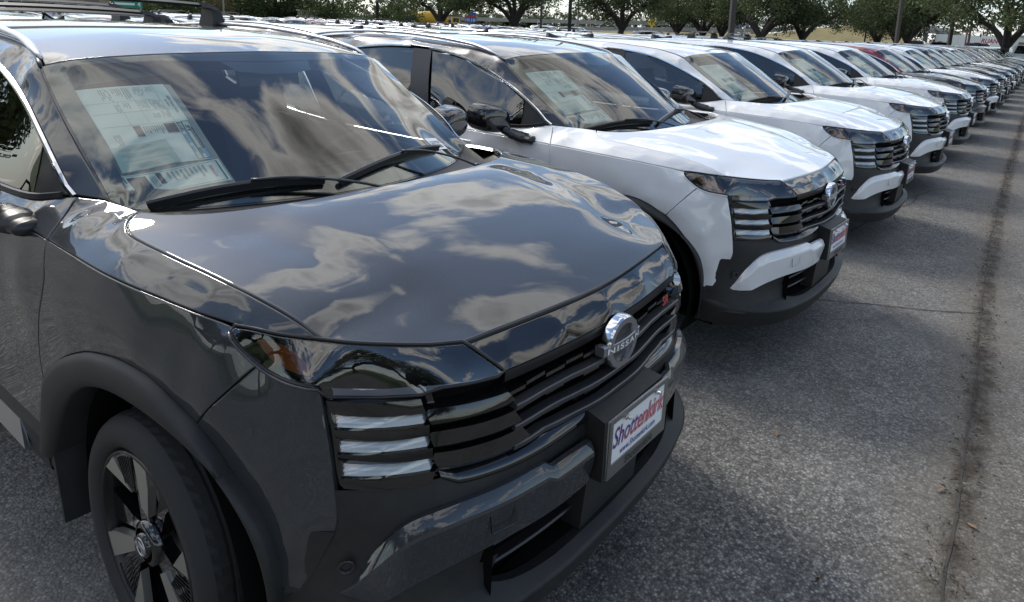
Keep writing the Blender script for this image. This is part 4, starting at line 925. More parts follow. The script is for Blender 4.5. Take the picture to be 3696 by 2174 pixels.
    L2 = [(.03+.0*i, .10+.05*i, .0, 0) for i in range(0)]
    # lines on the card run along u
    on_sheet(g2, off+.0045, [(.08,.62,.93,.632),(.12,.10,.70,.116),(.10,.15,.74,.164),(.16,.20,.62,.213),(.12,.34,.80,.352),(.10,.40,.90,.412),(.20,.46,.66,.472),(.20,.76,.80,.775),(.14,.82,.86,.832),(.30,.88,.70,.892)], 'ink_soft', 'print_lines', s2_)
    s3_, g3 = sheet('dealer_sheet', WPAPER['addendum'][1], off+.001, 'paper', ws, 1, st)
    on_sheet(g3, off+.0022, fr_(.03,.06,.97,.94,.012), 'ink', 'print_frames', s3_)
    on_sheet(g3, off+.0022, [(.06,.14,.24,.88),(.34,.10,.39,.60)], 'ink', 'print_photo', s3_)
    lines = []
    for i in range(9): lines.append((.44+.045*i, .14, .46+.045*i, .14+r.uniform(.25,.6)))
    for i in range(3): lines.append((.27+.02*i, .2, .28+.02*i, .7))
    on_sheet(g3, off+.0022, lines, 'ink_soft', 'print_lines', s3_)
    text_on(g3, off+.003, 'Shottenkirk', .865, .22, .05, 'ink_red', s3_, 1.25, .55, .01)
    s4_, g4 = sheet('stock_label', WPAPER['stock'][1], .0015, 'white_print', ws, 1, ws)
    # runs along u, upright
    V, F = text_mesh('L231737', 1., 0, 0, .01); V[:, 0] /= V[:, 0].max()
    f = MB(); f.add([onW(g4(.10+.8*x, .50-.34*y), .0026) for x, y, z in V], F, smooth=False); P('print', f, ['ink'], s4_, 2)
    bars = []; u = .2
    while u < .8: w = r.uniform(.008,.03); bars.append((u,.58,u+w,.86)); u += w+r.uniform(.01,.03)
    on_sheet(g4, .0026, bars, 'ink', 'barcode', s4_)

def build_wheels():
    def wheel(x0, s0, name_lvl):
        f = MB(); c = (x0, 0, .343)
        tr = [(.250, s0-.030),(.262, s0-.004),(.285, s0+.006),(.312, s0+.004),(.330, s0-.010),(.338, s0-.024)]
        f.lathe(tr, 64, c=c, mi=0)
        # tread: ribs with grooves, cut by fine lateral sipes
        k = 96
        V = []; prof = [(.338, -.024),(.342, -.040),(.3425, -.060),(.336, -.062),(.336, -.068),(.3435, -.070),(.344, -.105),(.337, -.107),(.337, -.114),(.344, -.116),(.3435, -.150),(.336, -.152),(.336, -.158),(.3425, -.160),(.336,-.20),(.25,-.21)]
        rows = []
        for i in range(k+1):
            t = 2*PI*i/k; gro = .0035 if i % 2 else 0
            rows.append([(x0+(r-(gro if 0 < j < 13 else 0))*math.cos(t), s0+d, .343+(r-(gro if 0 < j < 13 else 0))*math.sin(t)) for j, (r, d) in enumerate(prof)])
        f.grid(rows, smooth=False)
        w = P('wheel', f, ['rubber'], None, 1 if x0 == 0 else 2, RL, True, False)
        f = MB(); f.lathe([(.252,s0-.028),(.2515,s0-.006),(.247,s0-.003),(.243,s0-.008),(.240,s0-.06),(.235,s0-.19)], 64, c=c, mi=0); P('rim', f, ['machined_rim'], w, 1 if x0 == 0 else 2, RL, True, False)
        f = MB(); f.lathe([(.238,s0-.10),(.0,s0-.10)], 32, c=c, mi=0, smooth=False); f.lathe([(.15,s0-.07),(.15,s0-.085),(.02,s0-.085)], 32, c=c, mi=1, smooth=False); P('brake_disc', f, ['dark_void','steel_frame'], w, 2, RL, True, False)
        # three Z-shaped spokes
        def pt(r, deg, d): t = math.radians(deg); return (x0+r*math.cos(t), s0+d, .343+r*math.sin(t))
        f = MB()
        for b in (85, 205, 325):
            # wide black blade with fine ribs
            def slab(poly, d, th, mi, sm=False):
                n = len(poly); V = [pt(r, a, d if not hasattr(d, '__len__') else d[i]) for i, (r, a) in enumerate(poly)]; V2 = [(x, s-th, z) for x, s, z in V]
                F = [tuple(range(n)), tuple(reversed(range(n, 2*n)))]+[(i, n+i, n+(i+1) % n, (i+1) % n) for i in range(n)]
                f.add(V+V2, F, mi=mi, smooth=sm)
            slab([(.05,b-10),(.05,b+60),(.13,b+30),(.240,b+42),(.243,b+30),(.243,b+16),(.11,b+8)], [-.022,-.022,-.022,-.012,-.010,-.010,-.018], .03, 0)
            slab([(.085,b-8),(.10,b+14),(.243,b+10),(.243,b-6),(.19,b-9)], [-.014,-.014,-.006,-.006,-.008], .02, 1)       # machined face
            slab([(.243,b+43),(.135,b+38),(.243,b+60)], [-.006,-.016,-.006], .02, 1)                                       # small machined triangle
            slab([(.05,b-50),(.05,b-8),(.14,b-12),(.243,b-12),(.243,b-34),(.13,b-28)], [-.03,-.03,-.034,-.03,-.03,-.034], .03, 0)
            for i in range(7):
                a1 = b+18+i*3.2; slab([(.14+.004*i,a1),(.14+.004*i,a1+.7),(.235,a1+.5),(.235,a1)], -.0085, .004, 0)
        f.lathe([(.062,s0-.03),(.060,s0-.012),(.046,s0-.006)], 24, c=c, mi=0)
        P('spokes', f, ['gloss_black','machined'], w, 1 if x0 == 0 else 2, RL, True, False)
        f = MB(); f.lathe([(.034,s0-.02),(.033,s0-.002),(.028,s0+.001),(.0,s0+.001)], 24, c=c, mi=0)
        f.lathe([(.026,s0+.0015),(.026,s0+.003),(.0215,s0+.003),(.0215,s0+.0015)], 24, c=c, mi=1); f.box((x0-.030,s0+.001,.338),(x0+.030,s0+.0035,.348), mi=1); P('hub_cap', f, ['gloss_black','satin_silver'], w, 2, RL, True, False)
        f = MB()
        for b in range(5):
            a = math.radians(20+72*b); cx, cz = x0+.047*math.cos(a), .343+.047*math.sin(a)
            f.lathe([(.010,s0-.028),(.010,s0-.016),(.0,s0-.014)], 6, c=(cx,0,cz), mi=0, smooth=False)
        P('wheel_nuts', f, ['chrome'], w, 2, RL, True, False)
    wheel(0., .872, 1); wheel(-2.657, .872, 2)

build_car()
BODY = {}
def make_car(loc, rz, paint, roof, label, group, lvl=2, rails=True, cross=False, skip=(), stickers=True, cat='car', name='parked_car'):
    root = empty(name, loc, rz); tag(root, label, cat, group)
    made = {}
    for i, (nm, me, par, lv) in enumerate(PARTS):
        if lv > lvl or nm in skip: continue
        if par is not None and par not in made: continue
        o = bpy.data.objects.new(nm, me); COL.objects.link(o); o.parent = made[par] if par is not None else root
        made[i] = o
        for k, ms in enumerate(o.material_slots):
            n = ms.material.name
            tgt = paint if n == 'paint_gunmetal' else (roof if n == 'paint_black' else None)
            if tgt: ms.link = 'OBJECT'; ms.material = MATS[tgt]
    if rails:
        for k, me in enumerate(RAIL): o = obj('roof_rail', me, root)
    if cross:
        for me in CROSS: obj('roof_crossbar', me, root)
    obj('roof_antenna', FIN, root)
    return root
# roof rails, crossbars and aerial fin are separate so that single cars can go without them
def _rails():
    f = MB(); pts = [(-1.235,.632,1.479),(-1.30,.634,1.502),(-1.40,.622,1.520),(-1.55,.612,1.540),(-1.8,.602,1.557),(-2.1,.592,1.560),(-2.45,.582,1.542),(-2.8,.566,1.502),(-3.0,.552,1.466),(-3.12,.545,1.428)]
    pth = resamp(crom(pts), .04); n = len(pth)
    f.tube(pth, [(.013*min(1, .45+i/5, .45+(n-1-i)/5), .011*min(1, .45+i/5, .45+(n-1-i)/5)) for i in range(n)], 10)
    return [f.mesh('roof_rail', ['satin_silver'], sd, True, sd == 1) for sd in RL]
def _cross():
    out = []
    for x, z in ((-2.42, 1.605), (-3.05, 1.515)):
        f = MB(); f.sweep(resamp(crom([(x,-.52,z+.052),(x,-.3,z+.062),(x,0,z+.066),(x,.3,z+.062),(x,.52,z+.052)]), .05), [(-.045,-.006),(-.02,.012),(.02,.012),(.045,0),(.03,-.014),(-.03,-.014)])
        for sg in RL:
            f.sweep(resamp(crom([(x,sg*.50,z+.052),(x,sg*.555,z+.045),(x,sg*.60,z+.005),(x,sg*.625,z-.075)]), .02), [(-.055,-.012),(-.04,.014),(.04,.014),(.055,-.012)], up=(0,0,1))
            f.hexa([(x-.07,sg*.545,z-.085),(x+.07,sg*.545,z-.085),(x+.07,sg*.635,z-.10),(x-.07,sg*.635,z-.10),(x-.05,sg*.56,z+.03),(x+.05,sg*.56,z+.03),(x+.05,sg*.60,z+.03),(x-.05,sg*.60,z+.03)])
        out.append(f.mesh('roof_crossbar', ['matte_black'], 1))
    return out
def _fin():
    f = MB(); f.sweep([(-2.80,0,1.507),(-2.89,0,1.527),(-2.96,0,1.548),(-3.0,0,1.548),(-3.01,0,1.48)], [(-.004,0),(.004,0),(.02,-.05),(-.02,-.05)]); return f.mesh('roof_antenna', ['gloss_black'], 1)
RAIL, CROSS, FIN = _rails(), _cross(), _fin()

GROUND = dict(
 seam=[(1.739, 0.552), (1.704, 0.75), (1.704, 1.07), (1.701, 1.507), (1.681, 2.08), (1.652, 2.694), (1.604, 3.529), (1.544, 4.755), (1.501, 6.337), (1.459, 8.927), (1.406, 12.553), (1.332, 17.368)],
 cracks=[[(0.684, 2.922), (0.847, 3.002), (1.03, 3.1), (1.258, 3.212), (1.568, 3.396)], [(0.447, 4.778), (0.527, 5.398), (0.588, 5.865), (0.706, 6.317), (0.701, 6.933)], [(0.62, 6.594), (0.809, 7.318), (0.957, 7.525)], [(0.367, 10.656), (0.572, 11.455), (0.788, 12.455)], [(0.653, 5.719), (0.715, 5.482), (0.863, 5.347)]],
 leaves=[(1.653, 2.914, 0.4, 'brown dry leaf on the asphalt near the dirt seam, level with the white bumpers'), (1.367, 0.514, 1.2, 'tan dry leaf on the asphalt at the bottom of the picture'), (0.992, 1.226, 2.0, 'small pale leaf on the asphalt in front of the dark grey car'), (1.634, 1.263, 0.9, 'small brown leaf on the asphalt left of the dirt seam'), (1.754, 1.11, 2.6, 'curled leaf lying in the dirt seam')])
TREES_LEFT = [(-65.91, 28.45, 1.0, None, 'leafy tree above the far crossbar of the dark grey car'), (-70.34, 33.16, 1.15, None, 'tall green tree left of the rust coloured bush'), (-60.43, 30.62, 0.52, 'rust_leaf', 'rust brown bush among green trees'), (-64.87, 35.06, 1.0, None, 'bright green tree right of the rust brown bush'), (-69.24, 39.53, 1.1, None, 'green tree behind the thin pale pole'), (-64.85, 39.08, 1.12, 'oak_leaf', 'dark tree left of the beige roof box'), (-65.58, 41.69, 1.1, 'oak_leaf', 'dark tree right above the beige roof box'), (-56.92, 40.22, 0.92, None, 'rounded green tree standing apart, right of the beige roof box'), (-59.22, 50.28, 0.85, None, 'green tree left of the yellow mixer truck'), (-87.88, 29.95, 1.2, None, 'tree at the far left beyond the tan building'), (-91.07, 35.68, 1.3, None, 'tree behind the green highway sign'), (-86.74, 23.65, 1.2, None, 'leftmost tree beyond the cars')]

# ------------------------------------------------------------------ ground
def asphalt(N, b, o):
    tc = N.n('ShaderNodeTexCoord'); p = tc.outputs['Object']
    v = N.n('ShaderNodeTexVoronoi', inp={'Vector': p, 'Scale': 105.0}); v2 = N.n('ShaderNodeTexVoronoi', inp={'Vector': p, 'Scale': 52.0})
    sp1 = N.n('ShaderNodeSeparateColor', inp={0: v.outputs['Color']}); sp2 = N.n('ShaderNodeSeparateColor', inp={0: v2.outputs['Color']})
    n1 = N.n('ShaderNodeTexNoise', inp={'Vector': p, 'Scale': .35, 'Detail': 6.0, 'Roughness': .6})
    n2 = N.n('ShaderNodeTexNoise', inp={'Vector': p, 'Scale': 3.0, 'Detail': 8.0, 'Roughness': .7})
    stone = N.ramp(sp1.outputs[0], [(0, (.05,.049,.048)), (.4, (.12,.117,.112)), (.72, (.24,.232,.22)), (.92, (.40,.385,.36)), (1, (.55,.53,.49))])
    stone2 = N.ramp(sp2.outputs[1], [(0, (.07,.07,.068)), (.6, (.17,.165,.157)), (1, (.36,.35,.325))])
    c = N.mix(.42, stone, stone2)
    gap = N.ramp(v.outputs['Distance'], [(.25, 1.0), (.75, .45)]); c = N.mix(1.0, c, gap, blend='MULTIPLY')
    c = N.mix(N.ramp(n1.outputs[0], [(.35, 0), (.65, .55)]), c, (.22,.213,.20), blend='MIX')
    patchy = N.ramp(n2.outputs[0], [(.3, .72), (.7, 1.18)]); c = N.mix(1.0, c, patchy, blend='MULTIPLY')
    # oil drips and stains with their own outline
    n3 = N.n('ShaderNodeTexNoise', inp={'Vector': p, 'Scale': 1.1, 'Detail': 5.0, 'Roughness': .65, 'Distortion': .6})
    st = N.ramp(n3.outputs[0], [(.62, 0), (.72, .55)]); c = N.mix(st, c, (.035,.033,.031))
    sy = N.n('ShaderNodeSeparateXYZ', inp={0: p})
    xs = N.ramp(N.math('MULTIPLY', N.math('ADD', sy.outputs[1], 2.0), .025), [(0, .80), (.0625, .752), (.10, .70), (.14, .606), (.21, .51), (.36, .41), (.5, .33), (1, .2)])
    wob = N.n('ShaderNodeTexNoise', inp={'Vector': p, 'Scale': 1.3, 'Detail': 6.0, 'Roughness': .65})
    dd = N.math('ABSOLUTE', N.math('ADD', N.math('SUBTRACT', sy.outputs[0], N.math('ADD', xs, 1.0)), N.math('MULTIPLY_ADD', wob.outputs[0], .12, -.06)))
    blot = N.n('ShaderNodeTexNoise', inp={'Vector': p, 'Scale': 7.0, 'Detail': 7.0, 'Roughness': .7})
    core = N.math('MULTIPLY', N.ramp(dd, [(0, 1), (.03, .9), (.075, 0)]), N.ramp(blot.outputs[0], [(.40, .15), (.58, 1)]))
    halo = N.math('MULTIPLY', N.ramp(dd, [(0, .75), (.10, .55), (.30, 0)]), N.ramp(blot.outputs[0], [(.30, .45), (.65, 1)]))
    c = N.mix(halo, c, (.135,.112,.085)); c = N.mix(core, c, (.045,.035,.026))
    N.link(c, b.inputs['Base Color']); b.inputs['Roughness'].default_value = .85; b.inputs['Specular IOR Level'].default_value = .35
    hgt = N.math('ADD', N.math('MULTIPLY', sp1.outputs[1], .6), N.math('MULTIPLY', N.math('SUBTRACT', 1.0, v.outputs['Distance']), .7))
    bp = N.n('ShaderNodeBump', inp={'Height': hgt, 'Strength': .75, 'Distance': .006}); N.link(bp.outputs[0], b.inputs['Normal'])
mat('asphalt', build=asphalt)
def grassy(c1, c2, sc=2.0):
    def f(N, b, o):
        tc = N.n('ShaderNodeTexCoord'); n = N.n('ShaderNodeTexNoise', inp={'Vector': tc.outputs['Object'], 'Scale': sc, 'Detail': 8.0, 'Roughness': .7}); m = N.n('ShaderNodeTexNoise', inp={'Vector': tc.outputs['Object'], 'Scale': .12, 'Detail': 3.0})
        c = N.mix(N.ramp(N.math('ADD', N.math('MULTIPLY', n.outputs[0], .5), N.math('MULTIPLY', m.outputs[0], .5)), [(.38, 0), (.62, 1)]), c1, c2); N.link(c, b.inputs['Base Color'])
    return f
mat('dry_grass', rough=.9, build=grassy((.16,.13,.05), (.27,.22,.095), .9))
mat('green_grass', rough=.9, build=grassy((.05,.07,.02), (.09,.11,.035), 1.5))
mat('concrete', rough=.85, build=grassy((.30,.28,.25), (.40,.37,.33), .6))
mat('barrier', rough=.85, build=grassy((.20,.185,.165), (.29,.27,.24), .6))
mat('crack_fill', (.022,.021,.020), .9)
mat('debris', rough=.95, build=grassy((.035,.026,.018), (.085,.062,.042), 14.0))
mat('stain', rough=.9, build=grassy((.045,.041,.036), (.075,.069,.06), 6.0))
f = MB(); f.grid([[(x,-22,z),(x,72,z)] for x, z in ((-45,-.2),(-13,-.2),(-9.5,0),(7.5,0))]); lot = tag(obj('parking_lot', f.mesh('parking_lot', ['asphalt'], 1, False)), kind='structure')
f = MB(); f.add([(-1500,-1500,-.26),(1500,-1500,-.26),(1500,1500,-.26),(-1500,1500,-.26)], [(0,1,2,3)]); tag(obj('ground', f.mesh('ground', ['green_grass'], 1, False)), kind='structure')
f = MB(); f.add([(7.5,-22,0),(16,-22,0),(16,72,0),(7.5,72,0)], [(0,1,2,3)]); tag(obj('drive_aisle', f.mesh('drive_aisle', ['asphalt'], 1, False)), kind='structure')

def ribbon(pts, w, z, jit, rr, mname, name, kind='structure', parent=None, step=.05):
    """ragged-edged strip lying on the ground"""
    P_ = resamp(crom(np.array(pts)), step); T = np.gradient(P_, axis=0); T /= np.linalg.norm(T, axis=1)[:, None]; Nn = np.stack([-T[:, 1], T[:, 0]], 1)
    wob = np.cumsum(rr.normal(0, jit, (len(P_), 2)), axis=0); wob -= np.linspace(0, 1, len(P_))[:, None]*wob[-1]; P_ = P_+wob*.5
    a = w*(.4+.6*rr.random(len(P_))); bb = w*(.4+.6*rr.random(len(P_)))
    f = MB(); f.grid([[(p[0]+n[0]*x, p[1]+n[1]*x, z), (p[0]-n[0]*y, p[1]-n[1]*y, z)] for p, n, x, y in zip(P_, Nn, a, bb)], smooth=False)
    return tag(obj(name, f.mesh(name, [mname], 1, False), parent), kind=kind)
rr = np.random.default_rng(5)
# seam with dirt along the aisle, cracks in the asphalt
SEAMX = GROUND['seam']
ribbon(SEAMX, .007, .003, .004, rr, 'stain', 'pavement_joint')
for k, c in enumerate(GROUND['cracks']): ribbon(c, .006, .005, .006, rr, 'crack_fill', 'pavement_crack', step=.03)
f = MB(); S = resamp(crom(np.array(SEAMX)), .01)
for _ in range(2600):
    p = S[rr.integers(len(S))]; d = rr.normal(0, .045); x, y = p[0]+d, p[1]+rr.normal(0, .03); a = rr.random()*6.3; l = rr.uniform(.004, .016); w = l*rr.uniform(.25, .7); z = .008+rr.random()*.006
    c_, s_ = math.cos(a), math.sin(a); f.add([(x-l*c_-w*-s_*.5, y-l*s_-w*c_*.5, z), (x+l*c_, y+l*s_, z+rr.normal(0,.003)), (x-w*s_, y+w*c_, z+.004), (x-l*c_*.6, y-l*s_*.6+.002, z+.001)], [(0,1,2,3)], smooth=False)
tag(obj('leaf_debris', f.mesh('leaf_debris', ['debris'], 1, False)), kind='stuff')
# loose leaves that can be told apart
f = MB(); f.add([(-.019,0,.002),(-.007,-.008,.006),(.012,-.006,.003),(.024,0,.008),(.012,.006,.004),(-.006,.007,.002)], [(0,1,2,3,4,5)], smooth=False); mat('dry_leaf', (.20,.13,.075), .8); LEAF = f.mesh('dry_leaf', ['dry_leaf'], 1, False)
for k, (x, y, a, lab) in enumerate(GROUND['leaves']):
    o = tag(obj('fallen_leaf', LEAF, None, (x, y, .006)), lab, 'leaf', 'dry leaves on the asphalt'); o.rotation_euler = (rr.normal(0,.2), rr.normal(0,.2), a)

# ------------------------------------------------------------------ cars of the front row
FRONT = [
 ((0,0,0), 0, 'gunmetal','gunmetal', 'dark grey crossover nearest the camera with black crossbars on its roof', dict(lvl=2, cross=True)),
 ((-.0473,2.3517,-.0176), -.0222, 'white','black', 'white crossover with a black roof parked beside the dark grey one', dict(lvl=2)),
 ((-.089,4.9193,-.03), .0014, 'white','white', 'all white crossover parked beside the black roofed white one', dict(lvl=2, rails=False)),
 ((-.0661,7.4419,-.003), .006, 'white','white', 'all white crossover, fourth car of the front row', dict(lvl=2, rails=False)),
 ((-.0655,10.2103,0), .0026, 'white','white', 'all white crossover next to the dark car with red pillars', dict(lvl=2, rails=False)),
 ((-.06,12.95,0), .0, 'charcoal','red', 'charcoal crossover with dark red roof pillars in the front row', dict(lvl=1, rails=False)),
 ((-.0512,15.8336,0), .019, 'white','white', 'white crossover just beyond the car with red pillars', dict(lvl=1, rails=False)),
 ((-.06,18.6,0), .0, 'charcoal','black', 'charcoal crossover, eighth car of the front row', dict(lvl=1, rails=False)),
 ((-.06,21.3,0), .0, 'gunmetal','gunmetal', 'dark grey crossover, ninth car of the front row', dict(lvl=1)),
 ((-.06,24.0,0), .0, 'white','white', 'white crossover between dark cars, tenth car of the front row', dict(lvl=1, rails=False)),
]
far = ['gunmetal','black','charcoal','silver','gunmetal','white','black','blue','gunmetal','charcoal','silver','black']
cname = {'gunmetal':'dark grey','black':'black','charcoal':'charcoal','silver':'silver','white':'white','blue':'dark blue','red':'red','bronze':'bronze'}
ordn = ['first','second','third','fourth','fifth','sixth','seventh','eighth','ninth','tenth','eleventh','twelfth','thirteenth','fourteenth','fifteenth','sixteenth','seventeenth','eighteenth','nineteenth','twentieth','twenty-first','twenty-second','twenty-third','twenty-fourth','twenty-fifth','twenty-sixth','twenty-seventh','twenty-eighth','twenty-ninth','thirtieth']
SKIP = ('lettering','print','print_lines','print_rules')
for loc, rz, p, r_, lab, kw in FRONT:
    make_car(loc, rz, 'paint_'+p, 'paint_'+r_, lab, 'cars of the front row, facing the aisle', **kw)
for k, c in enumerate(far):
    make_car((-.06+rr.normal(0,.03), 26.7+2.7*k, 0), rr.normal(0,.008), 'paint_'+c, 'paint_'+c, '%s crossover far along the front row, %s car of the row' % (cname[c], ordn[10+k]), 'cars of the front row, facing the aisle', lvl=0, rails=(k % 2 == 0), skip=('chassis',))

# ------------------------------------------------------------------ simple joined car for the rows behind, of which little but the roofs shows
def join_lod():
    V, F, MI, SMO, mats, Nn = [], [], [], [], [], []
    for nm, me, par, lv in PARTS:
        if lv > 0 and nm not in ('wheel','window_trim','door_pillar'): continue
        if nm in ('chassis','air_intake','emblem','license_plate','daytime_lamp','amber_reflector','light_guide','projector'): continue
        o = len(V); V += [tuple(v.co) for v in me.vertices]
        mp = []
        for m in me.materials:
            if m.name not in mats: mats.append(m.name)
            mp.append(mats.index(m.name))
        for p in me.polygons: F.append(tuple(i+o for i in p.vertices)); MI.append(mp[p.material_index]); SMO.append(p.use_smooth)
    for me in RAIL:
        o = len(V); V += [tuple(v.co) for v in me.vertices]
        if 'satin_silver' not in mats: mats.append('satin_silver')
        for p in me.polygons: F.append(tuple(i+o for i in p.vertices)); MI.append(mats.index('satin_silver')); SMO.append(True)
    o = len(V); V += [tuple(v.co) for v in FIN.vertices]; mats.append('satin_black')
    for p in FIN.polygons: F.append(tuple(i+o for i in p.vertices)); MI.append(len(mats)-1); SMO.append(False)
    me = bpy.data.meshes.new('distant_car'); me.from_pydata(V, [], F)
    for m in mats: me.materials.append(MATS[m])
    me.polygons.foreach_set('material_index', MI); me.polygons.foreach_set('use_smooth', SMO); me.update(); return me
LOD = join_lod()
def lod_car(loc, rz, p, r_, lab, group, sc=(1,1,1), cross=False):
    o = bpy.data.objects.new('parked_car', LOD); COL.objects.link(o); o.location = loc; o.rotation_euler = (0,0,rz); o.scale = sc; tag(o, lab, 'car', group)
    for ms in o.material_slots:
        n = ms.material.name; t = p if n == 'paint_gunmetal' else (r_ if n == 'paint_black' else None)
        if t: ms.link = 'OBJECT'; ms.material = MATS['paint_'+t]
    if cross:
        for me in CROSS: c = obj('roof_crossbar', me, o)
    return o
row2 = [(.35,'white'),(2.89,'bronze'),(4.58,'charcoal'),(7.1,'white'),(9.7,'white'),(12.3,'white'),(14.9,'white'),(17.5,'gunmetal'),(20.1,'silver'),(22.7,'white'),(25.3,'black'),(27.9,'white'),(30.5,'silver'),(33.1,'white'),(35.7,'gunmetal'),(38.3,'white')]
for k, (y, c) in enumerate(row2):
    lod_car((-7.05+rr.normal(0,.1), y, -.03), PI+rr.normal(0,.01), c, c, '%s crossover parked tail to tail behind the front row, %s from the left' % (cname[c], ordn[k]), 'cars of the second row', cross=(k in (0,5,6)))
rows = [(-14.6, 0, 'third', -2.0, 20), (-21.5, PI, 'fourth', 1.0, 20), (-29.0, 0, 'fifth', 3.0, 17), (-36.0, PI, 'sixth', 6.0, 14)]
pal = ['white','white','silver','gunmetal','white','red','black','white','charcoal','white','silver','blue']
for x, rz, nm, y0, n in rows:
    for k in range(n):
        c = pal[rr.integers(len(pal))]; big = rr.random() < .35
        if nm == 'third' and k == 3: c = 'red'
        y = y0+2.65*k
        if math.hypot(x-CAM.x, y-CAM.y) > 62: continue
        lod_car((x+rr.normal(0,.12), y+rr.normal(0,.08), -.2), rz+rr.normal(0,.01), c, c, '%s car in the %s row back, %s from the left' % (cname[c], nm, ordn[k]), 'cars of the %s row' % nm, sc=(1.03,1.02,rr.uniform(1.0,1.03)) if big else (1,1,rr.uniform(.95,1.0)), cross=big)

# ------------------------------------------------------------------ trees
def leafmat(name, c1, c2):
    m = bpy.data.materials.new(name); m.use_nodes = True; N = NT(m.node_tree)
    ge = N.n('ShaderNodeNewGeometry'); oi = N.n('ShaderNodeObjectInfo'); tc = N.n('ShaderNodeTexCoord')
    n = N.n('ShaderNodeTexNoise', inp={'Vector': tc.outputs['Object'], 'Scale': .9, 'Detail': 3.0})
    r = N.math('ADD', N.math('MULTIPLY', ge.outputs['Random Per Island'], .55), N.math('MULTIPLY', N.ramp(n.outputs[0], [(.35, 0), (.65, 1)]), .45))
    c = N.mix(r, c1, c2)
    d = N.n('ShaderNodeBsdfPrincipled', inp={'Base Color': c, 'Roughness': .55, 'Specular IOR Level': .3}); t = N.n('ShaderNodeBsdfTranslucent', inp={'Color': N.mix(.5, c, (.14,.17,.03))})
    mx = N.n('ShaderNodeMixShader', inp={0: .25, 1: d.outputs[0], 2: t.outputs[0]}); N.n('ShaderNodeOutputMaterial', inp={0: mx.outputs[0]}); MATS[name] = m
leafmat('oak_leaf', (.030,.046,.018), (.085,.110,.045)); leafmat('bush_leaf', (.036,.058,.020), (.10,.135,.05)); leafmat('rust_leaf', (.07,.045,.025), (.13,.085,.045)); leafmat('wood_leaf', (.028,.042,.02), (.065,.088,.042))
def bark(N, b, o):
    tc = N.n('ShaderNodeTexCoord'); n = N.n('ShaderNodeTexNoise', inp={'Vector': tc.outputs['Object'], 'Scale': 9.0, 'Detail': 6.0}); N.link(N.mix(n.outputs[0], (.018,.015,.013), (.06,.052,.045)), b.inputs['Base Color'])
mat('bark', rough=.95, build=bark)
def leaves(centres, radii, per, size, rr):
    V = []
    for (c, R) in zip(centres, radii):
        n = int(per*R*R)
        d = rr.normal(0, 1, (n, 3)); d /= np.linalg.norm(d, axis=1)[:, None]; p = np.array(c)+d*(R*rr.random(n)**.45)[:, None]*[1,1,.75]
        a = rr.normal(0, 1, (n, 3)); a /= np.linalg.norm(a, axis=1)[:, None]; b = np.cross(a, rr.normal(0, 1, (n, 3))); b /= np.linalg.norm(b, axis=1)[:, None]
        s = size*(.6+.8*rr.random(n))[:, None]
        V.append(np.stack([p-a*s, p-b*s*.45, p+a*s, p+b*s*.45], 1).reshape(-1, 3))
    V = np.concatenate(V); F = [(i, i+1, i+2, i+3) for i in range(0, len(V), 4)]
    return V, F
def oak_meshes(seed, H=7.6, R=4.6, trunk_h=1.9, lean=.2):
    rr = np.random.default_rng(seed); tb = MB(); tips = []
    base = np.array([0,0,-.1]); top = np.array([rr.normal(0,lean), rr.normal(0,lean), trunk_h])
    tb.tube(crom([base, base*.6+top*.4+[.05,0,0], top]), [.30-.006*i for i in range(13)], 10)
    nl = 5
    for k in range(nl):
        a = 2*PI*k/nl+rr.normal(0,.3); L = R*rr.uniform(.62,.85); rise = rr.uniform(1.3, 2.6)
        p1 = top+np.array([math.cos(a)*L*.3, math.sin(a)*L*.3, rise*.55]); p2 = top+np.array([math.cos(a)*L*.65, math.sin(a)*L*.65, rise*.9]); p3 = top+np.array([math.cos(a)*L, math.sin(a)*L, rise*1.25])
        pts = crom([top-[0,0,.25], p1, p2, p3], 5); tb.tube(pts, [.19*(1-i/len(pts))+.035 for i in range(len(pts))], 7)
        tips += [p2, p3]
        for q in (p1, p2, (p1+p2)/2):
            for _ in range(2):
                b = a+rr.normal(0,.9); l = rr.uniform(.8,1.6); e = q+np.array([math.cos(b)*l, math.sin(b)*l, rr.uniform(.3,1.3)]); tb.tube(crom([q, (q+e)/2+rr.normal(0,.12,3), e], 4), [.075-.007*i for i in range(9)], 5); tips.append(e)
    C, RR = [], []
    for t in tips: C.append(t+rr.normal(0,.25,3)); RR.append(rr.uniform(.75,1.25))
    for _ in range(52):
        a = rr.random()*2*PI; r = R*math.sqrt(rr.random()); zt = trunk_h+1.0+(H-trunk_h-1.0)*math.sqrt(max(0, 1-(r/R)**2))
        z = rr.uniform(max(trunk_h+.9+.25*(r/R), zt-2.6), zt); C.append(np.array([r*math.cos(a), r*math.sin(a), z])); RR.append(rr.uniform(.65,1.3))
    V, F = leaves(C, RR, 135, .115, rr); lf = MB(); lf.add(V, F, smooth=False)
    return tb.mesh('trunk', ['bark'], 1, False), lf.mesh('crown', ['oak_leaf'], 1, False)
OAKS = [oak_meshes(s) for s in (11, 12, 13)]
def tree(loc, meshes, sc, rz, lab, group, name='oak_tree', crown=None):
    t = empty(name, loc, rz); t.scale = (sc, sc, sc); tag(t, lab, 'tree', group); obj('trunk', meshes[0], t); c = obj('crown', meshes[1], t)
    if crown: c.material_slots[0].link = 'OBJECT'; c.material_slots[0].material = MATS[crown]
    return t
